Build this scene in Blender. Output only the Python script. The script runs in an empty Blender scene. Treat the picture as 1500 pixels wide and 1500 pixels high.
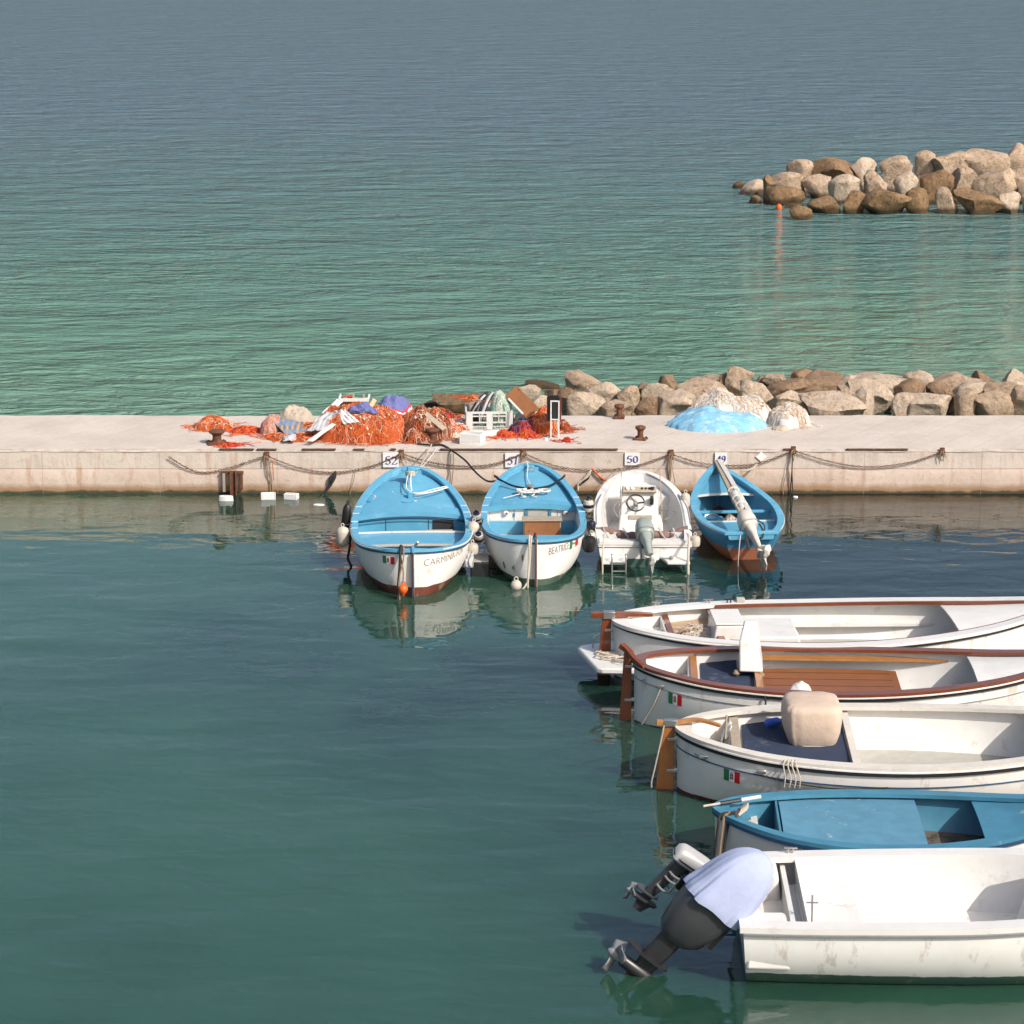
import bpy, math, random
from mathutils import Vector, Matrix, noise
R = math.radians
rnd = random.Random(11)
scene = bpy.context.scene
COL = scene.collection

# ------------------------------------------------------------------ camera
F, P, H = 3790.0, R(14.0), 10.9
cam_d = bpy.data.cameras.new("camera"); cam = bpy.data.objects.new("camera", cam_d); COL.objects.link(cam)
cam.location = (0, 0, H); cam.rotation_euler = (R(90) - P, 0, 0)
cam_d.sensor_width = 36; cam_d.lens = F / 1500 * 36; cam_d.clip_start = .5; cam_d.clip_end = 8000
scene.camera = cam

def _ray(px, py):
    u = (px - 750) / F; v = (py - 750) / F
    return u, math.cos(P) - v * math.sin(P), -math.sin(P) - v * math.cos(P)
def at(px, py, z=0.0):                 # where a sight line meets the level z
    dx, dy, dz = _ray(px, py); k = (z - H) / dz
    return Vector((dx * k, dy * k, z))
def atY(px, py, Y):                    # where a sight line meets the upright plane y = Y
    dx, dy, dz = _ray(px, py); k = Y / dy
    return Vector((dx * k, Y, H + dz * k))

# ------------------------------------------------------------------ light
SUN_EL, SUN_AZ = 40.0, 45.0            # azimuth measured from -Y (towards the camera) to +X
sd = Vector((math.sin(R(SUN_AZ)) * math.cos(R(SUN_EL)), -math.cos(R(SUN_AZ)) * math.cos(R(SUN_EL)), math.sin(R(SUN_EL))))
sl = bpy.data.lights.new("sun", 'SUN'); sl.energy = 3.9; sl.angle = R(.5); sl.color = (1, .94, .86)
so = bpy.data.objects.new("sun", sl); COL.objects.link(so); so.location = (20, 0, 30)
so.rotation_euler = sd.to_track_quat('Z', 'Y').to_euler()
w = bpy.data.worlds.new("World"); scene.world = w; w.use_nodes = True
wn = w.node_tree; bg = wn.nodes['Background']
sky = wn.nodes.new('ShaderNodeTexSky'); sky.sky_type = 'NISHITA'; sky.sun_disc = False
sky.sun_elevation = R(SUN_EL); sky.sun_rotation = math.atan2(sd.x, sd.y)
sky.air_density = 1.0; sky.dust_density = 4.0; sky.ozone_density = .4
wn.links.new(sky.outputs[0], bg.inputs[0]); bg.inputs[1].default_value = .13
vs = scene.view_settings; vs.view_transform = 'Standard'; vs.look = 'None'; vs.gamma = 1; vs.exposure = .18; vs.use_curve_mapping = False

# ------------------------------------------------------------------ materials
def lin(c):                            # sRGB 0-255 -> linear
    return tuple(((x / 255 / 12.92) if x <= 10 else ((x / 255 + .055) / 1.055) ** 2.4) for x in c)
def nodes(m):
    m.use_nodes = True; nt = m.node_tree
    return nt, nt.nodes['Principled BSDF']
def mixc(nt, a, b, fac, blend='MIX'):
    n = nt.nodes.new('ShaderNodeMix'); n.data_type = 'RGBA'; n.blend_type = blend
    for sock, val in ((n.inputs[6], a), (n.inputs[7], b), (n.inputs[0], fac)):
        if hasattr(val, 'is_linked'): nt.links.new(val, sock)
        elif isinstance(val, (tuple, list)): sock.default_value = (*val[:3], 1)
        else: sock.default_value = val
    return n.outputs[2]
def noise_n(nt, scale, detail=4, rough=.6, vec=None, mapscale=None, coord='Object', dist=0):
    tc = nt.nodes.new('ShaderNodeTexCoord'); src = tc.outputs[coord]
    if vec: src = vec
    if mapscale:
        mp = nt.nodes.new('ShaderNodeMapping'); mp.inputs['Scale'].default_value = mapscale
        nt.links.new(src, mp.inputs[0]); src = mp.outputs[0]
    n = nt.nodes.new('ShaderNodeTexNoise'); n.inputs['Scale'].default_value = scale
    n.inputs['Detail'].default_value = detail; n.inputs['Roughness'].default_value = rough; n.inputs['Distortion'].default_value = dist
    nt.links.new(src, n.inputs['Vector']); return n.outputs['Fac']
def ramp(nt, fac, stops, interp='LINEAR'):
    r = nt.nodes.new('ShaderNodeValToRGB'); r.color_ramp.interpolation = interp; e = r.color_ramp.elements
    while len(e) < len(stops): e.new(.5)
    for el, (p, c) in zip(e, stops):
        el.position = p; el.color = (*c[:3], 1) if isinstance(c, (tuple, list)) else (c, c, c, 1)
    nt.links.new(fac, r.inputs[0]); return r.outputs[0]
def bumpn(nt, h, dist, strength=1, prev=None):
    b = nt.nodes.new('ShaderNodeBump'); b.inputs['Distance'].default_value = dist; b.inputs['Strength'].default_value = strength
    nt.links.new(h, b.inputs['Height'])
    if prev: nt.links.new(prev, b.inputs['Normal'])
    return b.outputs[0]
def M(name, col, rough=.5, var=.14, vs=5.0, bump=0.0, bs=40.0, metal=0.0, stain=None, bands=None, spec=.5, coat=0, grain=None):
    """painted / plain surface; col linear. stain=(colour, scale, threshold, (mapscale)); bands=[(z, colour)...] over object z"""
    m = bpy.data.materials.new(name); nt, b = nodes(m)
    base = col
    if bands:
        tc = nt.nodes.new('ShaderNodeTexCoord'); sp = nt.nodes.new('ShaderNodeSeparateXYZ'); nt.links.new(tc.outputs['Object'], sp.inputs[0])
        wob = noise_n(nt, 5, 3)
        ad = nt.nodes.new('ShaderNodeMath'); ad.operation = 'MULTIPLY_ADD'; nt.links.new(wob, ad.inputs[0]); ad.inputs[1].default_value = .05; nt.links.new(sp.outputs[2], ad.inputs[2])
        mr = nt.nodes.new('ShaderNodeMapRange'); mr.inputs[1].default_value = -.5; mr.inputs[2].default_value = 1.5; nt.links.new(ad.outputs[0], mr.inputs[0])
        base = ramp(nt, mr.outputs[0], [((z + .5) / 2, c) for z, c in bands], 'CONSTANT')
    n = noise_n(nt, vs, 5, .65)
    shade = ramp(nt, n, [(.25, 1 - var), (.75, 1 + var * .35)])
    c = mixc(nt, base, shade, 1.0, 'MULTIPLY')
    if grain:
        g = noise_n(nt, grain[0], 4, .7, mapscale=grain[1]); c = mixc(nt, c, grain[2], ramp(nt, g, [(.45, 0.0), (.7, .8)]))
    for s in ([stain] if stain and not isinstance(stain, list) else stain or []):
        sn = noise_n(nt, s[1], 5, .7, mapscale=s[3] if len(s) > 3 else None)
        c = mixc(nt, c, s[0], ramp(nt, sn, [(s[2], 0.0), (min(1, s[2] + .09), s[4] if len(s) > 4 else .85)]))
    nt.links.new(c, b.inputs['Base Color'])
    b.inputs['Roughness'].default_value = rough; b.inputs['Metallic'].default_value = metal
    b.inputs['Specular IOR Level'].default_value = spec
    if coat: b.inputs['Coat Weight'].default_value = coat
    if bump: nt.links.new(bumpn(nt, noise_n(nt, bs, 5, .65), bump), b.inputs['Normal'])
    return m

WHITE = (.74, .72, .685); BLUE = (.115, .36, .53); BLUED = (.07, .27, .43)
RUSTC = (.17, .055, .025)
GRIME = (.38, .30, .21)
mat = {}
mat['white'] = M('white_gelcoat', WHITE, .35, .12, 3, stain=[(GRIME, 5, .60, (1, 1, .5), .4), ((.3, .27, .24), 22, .66, (1, 1, 1), .5)])
mat['white_clean'] = M('white_gloss', (.69, .675, .65), .32, .10, 3, stain=[((.50, .45, .38), 5, .58, (1, 1, 1), .45), ((.3, .27, .24), 20, .68, (1, 1, 1), .5)])
mat['offwhite'] = M('offwhite_paint', (.62, .58, .52), .5, .15, 6, stain=(GRIME, 9, .62))
mat['blue'] = M('blue_boat_paint', BLUE, .42, .12, 4, bump=.002, bs=30, stain=[((.52, .60, .64), 5, .655, (1, .45, 1), .8), ((.08, .19, .27), 9, .63, (1, 1, 1), .5), ((.20, .47, .62), 2.2, .55, (1, 1, 1), .45)])
mat['blue2'] = M('blue_boat_paint_worn', (.10, .35, .52), .45, .16, 4, bump=.002, bs=30, stain=[((.58, .62, .62), 4, .63, (1, 1, 1), .8), ((.10, .20, .28), 8, .69, (1, 1, 1), .5)])
mat['blue_dusty'] = M('dusty_blue_paint', (.055, .205, .31), .5, .2, 4, stain=[((.5, .55, .55), 3.5, .64, (1, 1, 1), .75), ((.06, .12, .16), 6, .68)])
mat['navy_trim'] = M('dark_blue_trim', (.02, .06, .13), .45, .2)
mat['black'] = M('black_rubber', (.012, .012, .013), .5, .3)
mat['darkrope'] = M('dark_wet_rope', (.025, .022, .02), .8, .4, 20)
mat['rope'] = M('pale_rope', (.52, .46, .38), .9, .25, 40, bump=.003, bs=200)
mat['white_rope'] = M('white_rope', (.68, .66, .62), .9, .15, 40, bump=.003, bs=200)
mat['brown_rope'] = M('brown_rope', (.28, .19, .12), .9, .3, 40)
mat['orange_rope'] = M('orange_rope', (.5, .13, .04), .9, .3, 40)
mat['varnish'] = M('red_varnished_wood', (.21, .055, .018), .3, .3, 4, coat=.5, grain=(6, (1, 14, 14), (.09, .025, .01)))
mat['honey'] = M('honey_wood', (.42, .19, .055), .4, .25, 4, coat=.3, grain=(6, (1, 14, 14), (.25, .10, .03)))
mat['honey_v'] = M('honey_wood_upright', (.36, .14, .04), .4, .25, 4, coat=.3, grain=(6, (14, 14, 1), (.19, .06, .02)))
mat['teak'] = M('mahogany_floor', (.27, .10, .035), .4, .25, 3, grain=(5, (1, 16, 16), (.15, .05, .02)))
mat['greywood'] = M('weathered_wood', (.42, .35, .27), .85, .3, 6, grain=(6, (2, 18, 18), (.2, .16, .12)))
mat['plywood'] = M('brown_plywood', (.30, .12, .045), .7, .3, 5, stain=((.12, .05, .025), 7, .6))
mat['rust'] = M('rusty_iron', (.13, .055, .03), .9, .5, 12, bump=.004, bs=60, stain=((.26, .09, .03), 14, .55))
mat['steel'] = M('stainless_steel', (.6, .58, .55), .3, .1, metal=.9)
mat['navy_cloth'] = M('navy_canvas', (.022, .036, .075), .85, .25, 6, bump=.004, bs=25, stain=((.09, .10, .12), 3, .60, (1, 1, 1), .7))
mat['hole_shade'] = M('locker_shade', (.02, .022, .025), .8, .2)  # shade of an open locker given as a flat colour
mat['green_flag'] = M('flag_green', (.02, .17, .06), .5, .05)
mat['red_flag'] = M('flag_red', (.48, .012, .02), .5, .05)
mat['white_flag'] = M('flag_white', (.8, .78, .75), .5, .03)
mat['blue_flag'] = M('flag_blue', (.05, .10, .28), .5, .05)
mat['letter'] = M('grey_brown_lettering', (.22, .18, .15), .6, .3, 30)
mat['numeral'] = M('violet_blue_numeral', (.075, .075, .27), .7, .3, 30, stain=((.6, .58, .56), 30, .68))
mat['number_panel'] = M('white_painted_panel', (.72, .71, .70), .8, .12, 8, stain=((.45, .38, .32), 14, .66))
mat['foam'] = M('white_foam', (.68, .675, .66), .8, .10, 20, bump=.003, bs=60)
mat['fender_white'] = M('white_vinyl_fender', (.52, .47, .40), .5, .25, 8, stain=(GRIME, 9, .58))
mat['fender_grey'] = M('grey_vinyl_fender', (.38, .36, .34), .5, .25, 8)
mat['fender_navy'] = M('navy_fender_end', (.012, .014, .035), .4, .2)
mat['buoy_orange'] = M('orange_buoy', (.72, .12, .015), .4, .2, 9)
mat['cowl_grey'] = M('grey_green_cowling', (.27, .31, .29), .4, .12, 6, stain=((.2, .22, .2), 9, .66))
mat['cowl_silver'] = M('silver_cowling', (.55, .54, .52), .3, .08, metal=.3)
mat['motor_black'] = M('black_motor_leg', (.02, .021, .023), .35, .2)
mat['motor_grey'] = M('grey_motor_leg', (.22, .23, .235), .4, .2)
mat['motor_white'] = M('whitish_motor', (.58, .54, .48), .45, .18, 8, stain=((.3, .25, .2), 10, .62))
mat['canopy'] = M('brown_folded_canopy', (.23, .145, .125), .9, .35, 8, bump=.02, bs=14)
mat['lilac_cover'] = M('pale_blue_cover', (.36, .41, .59), .85, .10, 4, bump=.008, bs=6)
mat['beige_cover'] = M('beige_canvas_cover', (.55, .43, .34), .9, .12, 5, bump=.012, bs=6)
mat['tarp_blue'] = M('light_blue_tarp', (.19, .44, .62), .7, .2, 3, bump=.03, bs=5, stain=((.45, .6, .68), 4, .50, (1, 2.2, 1), .6))
mat['indigo'] = M('indigo_cloth', (.135, .15, .35), .9, .2, 5, bump=.02, bs=7)
mat['red_stripe'] = M('red_stripe_cloth', (.50, .045, .06), .9, .15)
mat['white_cloth'] = M('white_cloth', (.66, .64, .63), .9, .12, 6, bump=.02, bs=9)
mat['grey_cloth'] = M('grey_cloth', (.46, .46, .48), .9, .25, 7, bump=.02, bs=9)
mat['beige_sack'] = M('beige_sacking', (.47, .39, .31), .95, .25, 8, bump=.02, bs=14)
mat['net_orange'] = M('orange_net', (.52, .10, .025), .95, .5, 14, bump=.04, bs=26)
mat['net_orange2'] = M('bright_orange_twine', (.68, .15, .035), .9, .3, 30)
mat['net_red'] = M('red_net', (.52, .035, .02), .95, .4, 16, bump=.03, bs=26)
mat['net_brown'] = M('rust_brown_net', (.25, .075, .035), .95, .5, 14, bump=.04, bs=26)
mat['net_dark'] = M('dark_brown_twine', (.09, .035, .022), .95, .4, 20)
mat['net_pale'] = M('pale_twine', (.62, .47, .36), .95, .25, 20)
mat['net_pink'] = M('pink_net', (.64, .30, .24), .95, .3, 18, bump=.03, bs=30)
mat['net_mint'] = M('mint_green_net', (.36, .60, .46), .95, .22, 12, bump=.03, bs=30)
mat['net_white'] = M('white_net', (.68, .645, .59), .95, .2, 10, bump=.03, bs=26)
mat['crate'] = M('white_grey_plastic', (.62, .62, .60), .55, .15, 8, stain=(GRIME, 12, .64))
mat['screen'] = M('dark_panel', (.03, .032, .03), .35, .3)
mat['maroon'] = M('dark_red_paint', (.13, .02, .02), .6, .3)
mat['bottle_blue'] = M('blue_plastic', (.03, .12, .52), .3, .1)
mat['sole_grey'] = M('pale_grey_sole', (.42, .41, .37), .7, .2, 6)
mat['wood_ply_pale'] = M('pale_floorboards', (.50, .36, .24), .7, .25, 5, grain=(6, (2, 14, 14), (.3, .2, .13)))
# plaid cloth: checked in its own object space
def plaid():
    m = bpy.data.materials.new('plaid_cloth'); nt, b = nodes(m)
    tc = nt.nodes.new('ShaderNodeTexCoord')
    wv = []
    for d in ('X', 'Z'):
        n = nt.nodes.new('ShaderNodeTexWave'); n.bands_direction = d; n.inputs['Scale'].default_value = 3.2; n.inputs['Distortion'].default_value = .6
        nt.links.new(tc.outputs['Object'], n.inputs[0]); wv.append(n.outputs['Fac'])
    c = mixc(nt, (.12, .17, .25), (.50, .27, .10), ramp(nt, wv[0], [(.5, 0.0), (.58, 1.0)]))
    c = mixc(nt, c, (.17, .25, .36), ramp(nt, wv[1], [(.5, 0.0), (.56, .8)]))
    nt.links.new(c, b.inputs['Base Color']); b.inputs['Roughness'].default_value = .9
    return m
mat['plaid'] = plaid()

# ------------------------------------------------------------------ mesh builder
class MB:
    def __init__(s): s.v = []; s.f = []; s.m = []
    def add(s, vs, fs, mi=0):
        o = len(s.v); s.v += [tuple(p) for p in vs]
        for f in fs: s.f.append(tuple(o + i for i in f)); s.m.append(mi)
        return s
    def hexa(s, p, mi=0):              # p: 4 bottom (ccw) + 4 top
        return s.add(p, [(3, 2, 1, 0), (4, 5, 6, 7), (0, 1, 5, 4), (1, 2, 6, 5), (2, 3, 7, 6), (3, 0, 4, 7)], mi)
    def box(s, c, d, rot=None, mi=0):
        x, y, z = (q / 2 for q in d); q = [(-x, -y, -z), (x, -y, -z), (x, y, -z), (-x, y, -z), (-x, -y, z), (x, -y, z), (x, y, z), (-x, y, z)]
        q = [Vector(k) for k in q]
        if rot is not None:
            if not isinstance(rot, Matrix): rot = Matrix.Rotation(rot, 3, 'Z')
            q = [rot @ k for k in q]
        return s.hexa([k + Vector(c) for k in q], mi)
    def bar(s, a, b, wd, th, up=(0, 0, 1), mi=0):   # rectangular bar from a to b
        a = Vector(a); b = Vector(b); d = (b - a).normalized(); u = Vector(up); sx = d.cross(u).normalized(); u = sx.cross(d).normalized()
        q = [a - sx * wd / 2 - u * th / 2, a + sx * wd / 2 - u * th / 2, b + sx * wd / 2 - u * th / 2, b - sx * wd / 2 - u * th / 2]
        return s.hexa(q + [k + u * th for k in q], mi)
    def tube(s, pts, r, n=7, closed=False, mi=0):
        pts = [Vector(p) for p in pts]; N = len(pts); up = None; vs = []
        for i, p in enumerate(pts):
            a = pts[(i - 1) % N] if closed or i else pts[0]; b = pts[(i + 1) % N] if closed or i < N - 1 else pts[-1]
            d = b - a
            d = d.normalized() if d.length > 1e-9 else Vector((0, 0, 1))
            if up is None: up = Vector((0, 0, 1)) if abs(d.z) < .9 else Vector((1, 0, 0))
            up = up - d * up.dot(d)
            up = up.normalized() if up.length > 1e-6 else d.orthogonal().normalized()
            sd_ = d.cross(up); rr = r[i] if isinstance(r, (list, tuple)) else r
            for k in range(n):
                t = 2 * math.pi * k / n; vs.append(p + (up * math.cos(t) + sd_ * math.sin(t)) * rr)
        fs = []
        for i in range(N if closed else N - 1):
            j = (i + 1) % N
            for k in range(n): fs.append((i * n + k, i * n + (k + 1) % n, j * n + (k + 1) % n, j * n + k))
        if not closed: fs += [tuple(range(n))[::-1], tuple((N - 1) * n + k for k in range(n))]
        return s.add(vs, fs, mi)
    def lathe(s, prof, mtx=None, n=20, mi=0):       # prof: (r, z)
        mtx = mtx or Matrix.Identity(4); vs = []; fs = []
        if not isinstance(mtx, Matrix): mtx = Matrix.Translation(mtx)
        for r, z in prof:
            for k in range(n):
                t = 2 * math.pi * k / n; vs.append(mtx @ Vector((r * math.cos(t), r * math.sin(t), z)))
        for i in range(len(prof) - 1):
            for k in range(n): fs.append((i * n + k, i * n + (k + 1) % n, (i + 1) * n + (k + 1) % n, (i + 1) * n + k))
        fs += [tuple(range(n))[::-1], tuple((len(prof) - 1) * n + k for k in range(n))]
        return s.add(vs, fs, mi)
    def grid(s, fn, nu, nv, mi=0, wrap=False):
        vs = [fn(i / nu, j / nv) for i in range(nu + 1) for j in range(nv + 1)]; fs = []
        for i in range(nu):
            for j in range(nv):
                a = i * (nv + 1) + j; fs.append((a, a + nv + 1, a + nv + 2, a + 1))
        o = len(s.v); s.v += [tuple(p) for p in vs]
        for q, f in enumerate(fs):
            s.f.append(tuple(o + i for i in f)); i, j = divmod(q, nv)
            s.m.append(mi((i + .5) / nu, (j + .5) / nv) if callable(mi) else mi)
        return s
    def loft(s, secs, mtx=None, n=24, mi=0):        # secs: (z, cx, cy, rx, ry, power)
        mtx = mtx or Matrix.Identity(4); vs = []; fs = []
        for z, cx, cy, rx, ry, pw in secs:
            for k in range(n):
                t = 2 * math.pi * k / n; c, q = math.cos(t), math.sin(t)
                vs.append(mtx @ Vector((cx + rx * math.copysign(abs(c) ** (2 / pw), c), cy + ry * math.copysign(abs(q) ** (2 / pw), q), z)))
        for i in range(len(secs) - 1):
            for k in range(n): fs.append((i * n + k, i * n + (k + 1) % n, (i + 1) * n + (k + 1) % n, (i + 1) * n + k))
        fs += [tuple(range(n))[::-1], tuple((len(secs) - 1) * n + k for k in range(n))]
        return s.add(vs, fs, mi)
    def build(s, name, m, parent=None, loc=None, rot=None, smooth=40, bevel=0, solid=0):
        me = bpy.data.meshes.new(name)
        me.from_pydata(s.v, [], s.f)
        for q in (m if isinstance(m, (list, tuple)) else [m]): me.materials.append(mat[q] if isinstance(q, str) else q)
        me.polygons.foreach_set('material_index', s.m); me.validate(); me.update()
        if smooth:
            me.polygons.foreach_set('use_smooth', [True] * len(me.polygons)); me.set_sharp_from_angle(angle=R(smooth))
        o = bpy.data.objects.new(name, me); COL.objects.link(o)
        if parent: o.parent = parent
        if loc is not None: o.location = loc
        if rot is not None: o.rotation_euler = rot
        if solid: q = o.modifiers.new('thickness', 'SOLIDIFY'); q.thickness = solid; q.offset = 0
        if bevel: q = o.modifiers.new('edge', 'BEVEL'); q.width = bevel; q.segments = 2; q.limit_method = 'ANGLE'; q.angle_limit = R(35)
        return o
def tag(o, label, cat, group=None):
    o['label'] = label; o['category'] = cat
    if group: o['group'] = group
    return o
def struct(o, kind='structure'): o['kind'] = kind; return o
def thing(name, label, cat, loc=(0, 0, 0), rotz=0, group=None):
    o = bpy.data.objects.new(name, None); COL.objects.link(o); o.empty_display_size = .2
    o.location = loc; o.rotation_euler = (0, 0, rotz)
    return tag(o, label, cat, group)
def copy_tree(o, parent=None):
    c = o.copy(); COL.objects.link(c)
    if parent: c.parent = parent
    for ch in [q for q in bpy.data.objects if q.parent == o]: copy_tree(ch, c)
    return c
def sag(a, b, drop, n=14):
    a = Vector(a); b = Vector(b)
    return [a.lerp(b, i / n) - Vector((0, 0, drop * 4 * (i / n) * (1 - i / n))) for i in range(n + 1)]
def smooth_path(pts, n=6):
    pts = [Vector(p) for p in pts]; out = []
    for i in range(len(pts) - 1):
        p0 = pts[max(i - 1, 0)]; p1 = pts[i]; p2 = pts[i + 1]; p3 = pts[min(i + 2, len(pts) - 1)]
        for k in range(n):
            t = k / n
            out.append(.5 * ((2 * p1) + (p2 - p0) * t + (2 * p0 - 5 * p1 + 4 * p2 - p3) * t * t + (3 * p1 - p0 - 3 * p2 + p3) * t ** 3))
    return out + [pts[-1]]
def rope(label, pts, r=.012, m='rope', name='mooring_rope', cat='rope', group=None, parent=None, sm=True):
    pts = [Vector(p) for p in pts]
    if sm and len(pts) > 2: pts = smooth_path(pts)
    if parent: return MB().tube(pts, r, 6).build(name, m, parent)
    o = pts[0].copy(); q = MB().tube([p - o for p in pts], r, 6).build(name, m, loc=o)
    return tag(q, label, cat, group)
def mesh_thing(mb, name, m, label, cat, group=None, **k):
    c = Vector((sum(p[0] for p in mb.v) / len(mb.v), sum(p[1] for p in mb.v) / len(mb.v), min(p[2] for p in mb.v)))
    mb.v = [tuple(Vector(p) - c) for p in mb.v]
    return tag(mb.build(name, m, loc=c, **k), label, cat, group)

# ------------------------------------------------------------------ water
def water(name, kind):
    m = bpy.data.materials.new(name); nt, b = nodes(m)
    tc = nt.nodes.new('ShaderNodeTexCoord'); sp = nt.nodes.new('ShaderNodeSeparateXYZ'); nt.links.new(tc.outputs['Object'], sp.inputs[0])
    b.inputs['IOR'].default_value = 1.36 if kind == 'sea' else 1.58
    b.inputs['Subsurface Weight'].default_value = 1.0; b.inputs['Subsurface Radius'].default_value = (1, 1, 1); b.inputs['Subsurface Scale'].default_value = .14 if kind != 'sea' else .2
    if kind == 'sea':
        mr = nt.nodes.new('ShaderNodeMapRange'); mr.inputs[1].default_value = 48; mr.inputs[2].default_value = 118; 
        # shallows drift with the seabed, so the depth limit wanders
        nz = noise_n(nt, .05, 3, .6, mapscale=(1, .6, 1))
        ma = nt.nodes.new('ShaderNodeMath'); ma.operation = 'MULTIPLY_ADD'; nt.links.new(nz, ma.inputs[0]); ma.inputs[1].default_value = 22; nt.links.new(sp.outputs[1], ma.inputs[2])
        mb_ = nt.nodes.new('ShaderNodeMath'); mb_.operation = 'SUBTRACT'; nt.links.new(ma.outputs[0], mb_.inputs[0]); mb_.inputs[1].default_value = 11
        nt.links.new(mb_.outputs[0], mr.inputs[0])
        c = ramp(nt, mr.outputs[0], [(0, (.15, .275, .195)), (.16, (.108, .222, .165)), (.40, (.092, .182, .162)), (.70, (.092, .165, .18)), (1, (.098, .16, .20))])  # green shallows by depth; far stops raised to stand in for sky reflection
        nt.links.new(c, b.inputs['Base Color']); b.inputs['Roughness'].default_value = .06
        n1 = noise_n(nt, .55, 4, .6, mapscale=(.55, 1.25, 1), dist=.4)
        pw = ramp(nt, noise_n(nt, .10, 4, .65, mapscale=(.6, 1.3, 1)), [(.36, .28), (.60, 1.0)])
        n2 = noise_n(nt, 1.9, 3, .6, mapscale=(.5, 1.15, 1), dist=.8)
        n3 = noise_n(nt, 8.0, 3, .6, mapscale=(.7, 1.1, 1), dist=.3)
        x = bumpn(nt, n1, .80)
        b2 = bumpn(nt, n2, .55, 1, x); nt.links.new(pw, b2.node.inputs['Strength']); x = bumpn(nt, n3, .055, 1, b2)
    else:
        nz = noise_n(nt, .16, 3, .5, mapscale=(1, .7, 1))
        mx = nt.nodes.new('ShaderNodeMath'); mx.operation = 'MULTIPLY_ADD'; nt.links.new(sp.outputs[0], mx.inputs[0]); mx.inputs[1].default_value = .042; nt.links.new(ramp(nt, nz, [(.30, .12), (.70, .88)]), mx.inputs[2])
        my = nt.nodes.new('ShaderNodeMath'); my.operation = 'MULTIPLY_ADD'; nt.links.new(sp.outputs[1], my.inputs[0]); my.inputs[1].default_value = .017; nt.links.new(mx.outputs[0], my.inputs[2])
        mx = nt.nodes.new('ShaderNodeMath'); mx.operation = 'SUBTRACT'; nt.links.new(my.outputs[0], mx.inputs[0]); mx.inputs[1].default_value = .50
        c = ramp(nt, mx.outputs[0], [(.15, (.027, .086, .055)), (.55, (.018, .062, .042)), (.88, (.005, .015, .013))])
        nt.links.new(c, b.inputs['Base Color']); b.inputs['Roughness'].default_value = .02
        n1 = noise_n(nt, .8, 2, .5, mapscale=(.45, 1, 1), dist=.3)
        n2 = noise_n(nt, 2.6, 2, .5, mapscale=(.6, 1, 1), dist=.5)
        n3 = noise_n(nt, 9.0, 2, .5, mapscale=(.6, 1, 1))
        x = bumpn(nt, n1, .034); x = bumpn(nt, n2, .0105, 1, x); x = bumpn(nt, n3, .0006, 1, x)
    nt.links.new(x, b.inputs['Normal'])
    return m
def sheet(name, m, x0, x1, y0, y1, z, nx=1, ny=1):
    return struct(MB().grid(lambda u, v: (x0 + (x1 - x0) * u, y0 + (y1 - y0) * v, z), nx, ny).build(name, m, smooth=0))
sheet('sea_water', water('open_sea', 'sea'), -1800, 1800, 46.5, 3600, 0, 4, 4)
sheet('harbour_water', water('harbour_calm', 'harbour'), -260, 260, -60, 46.4, 0)

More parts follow.
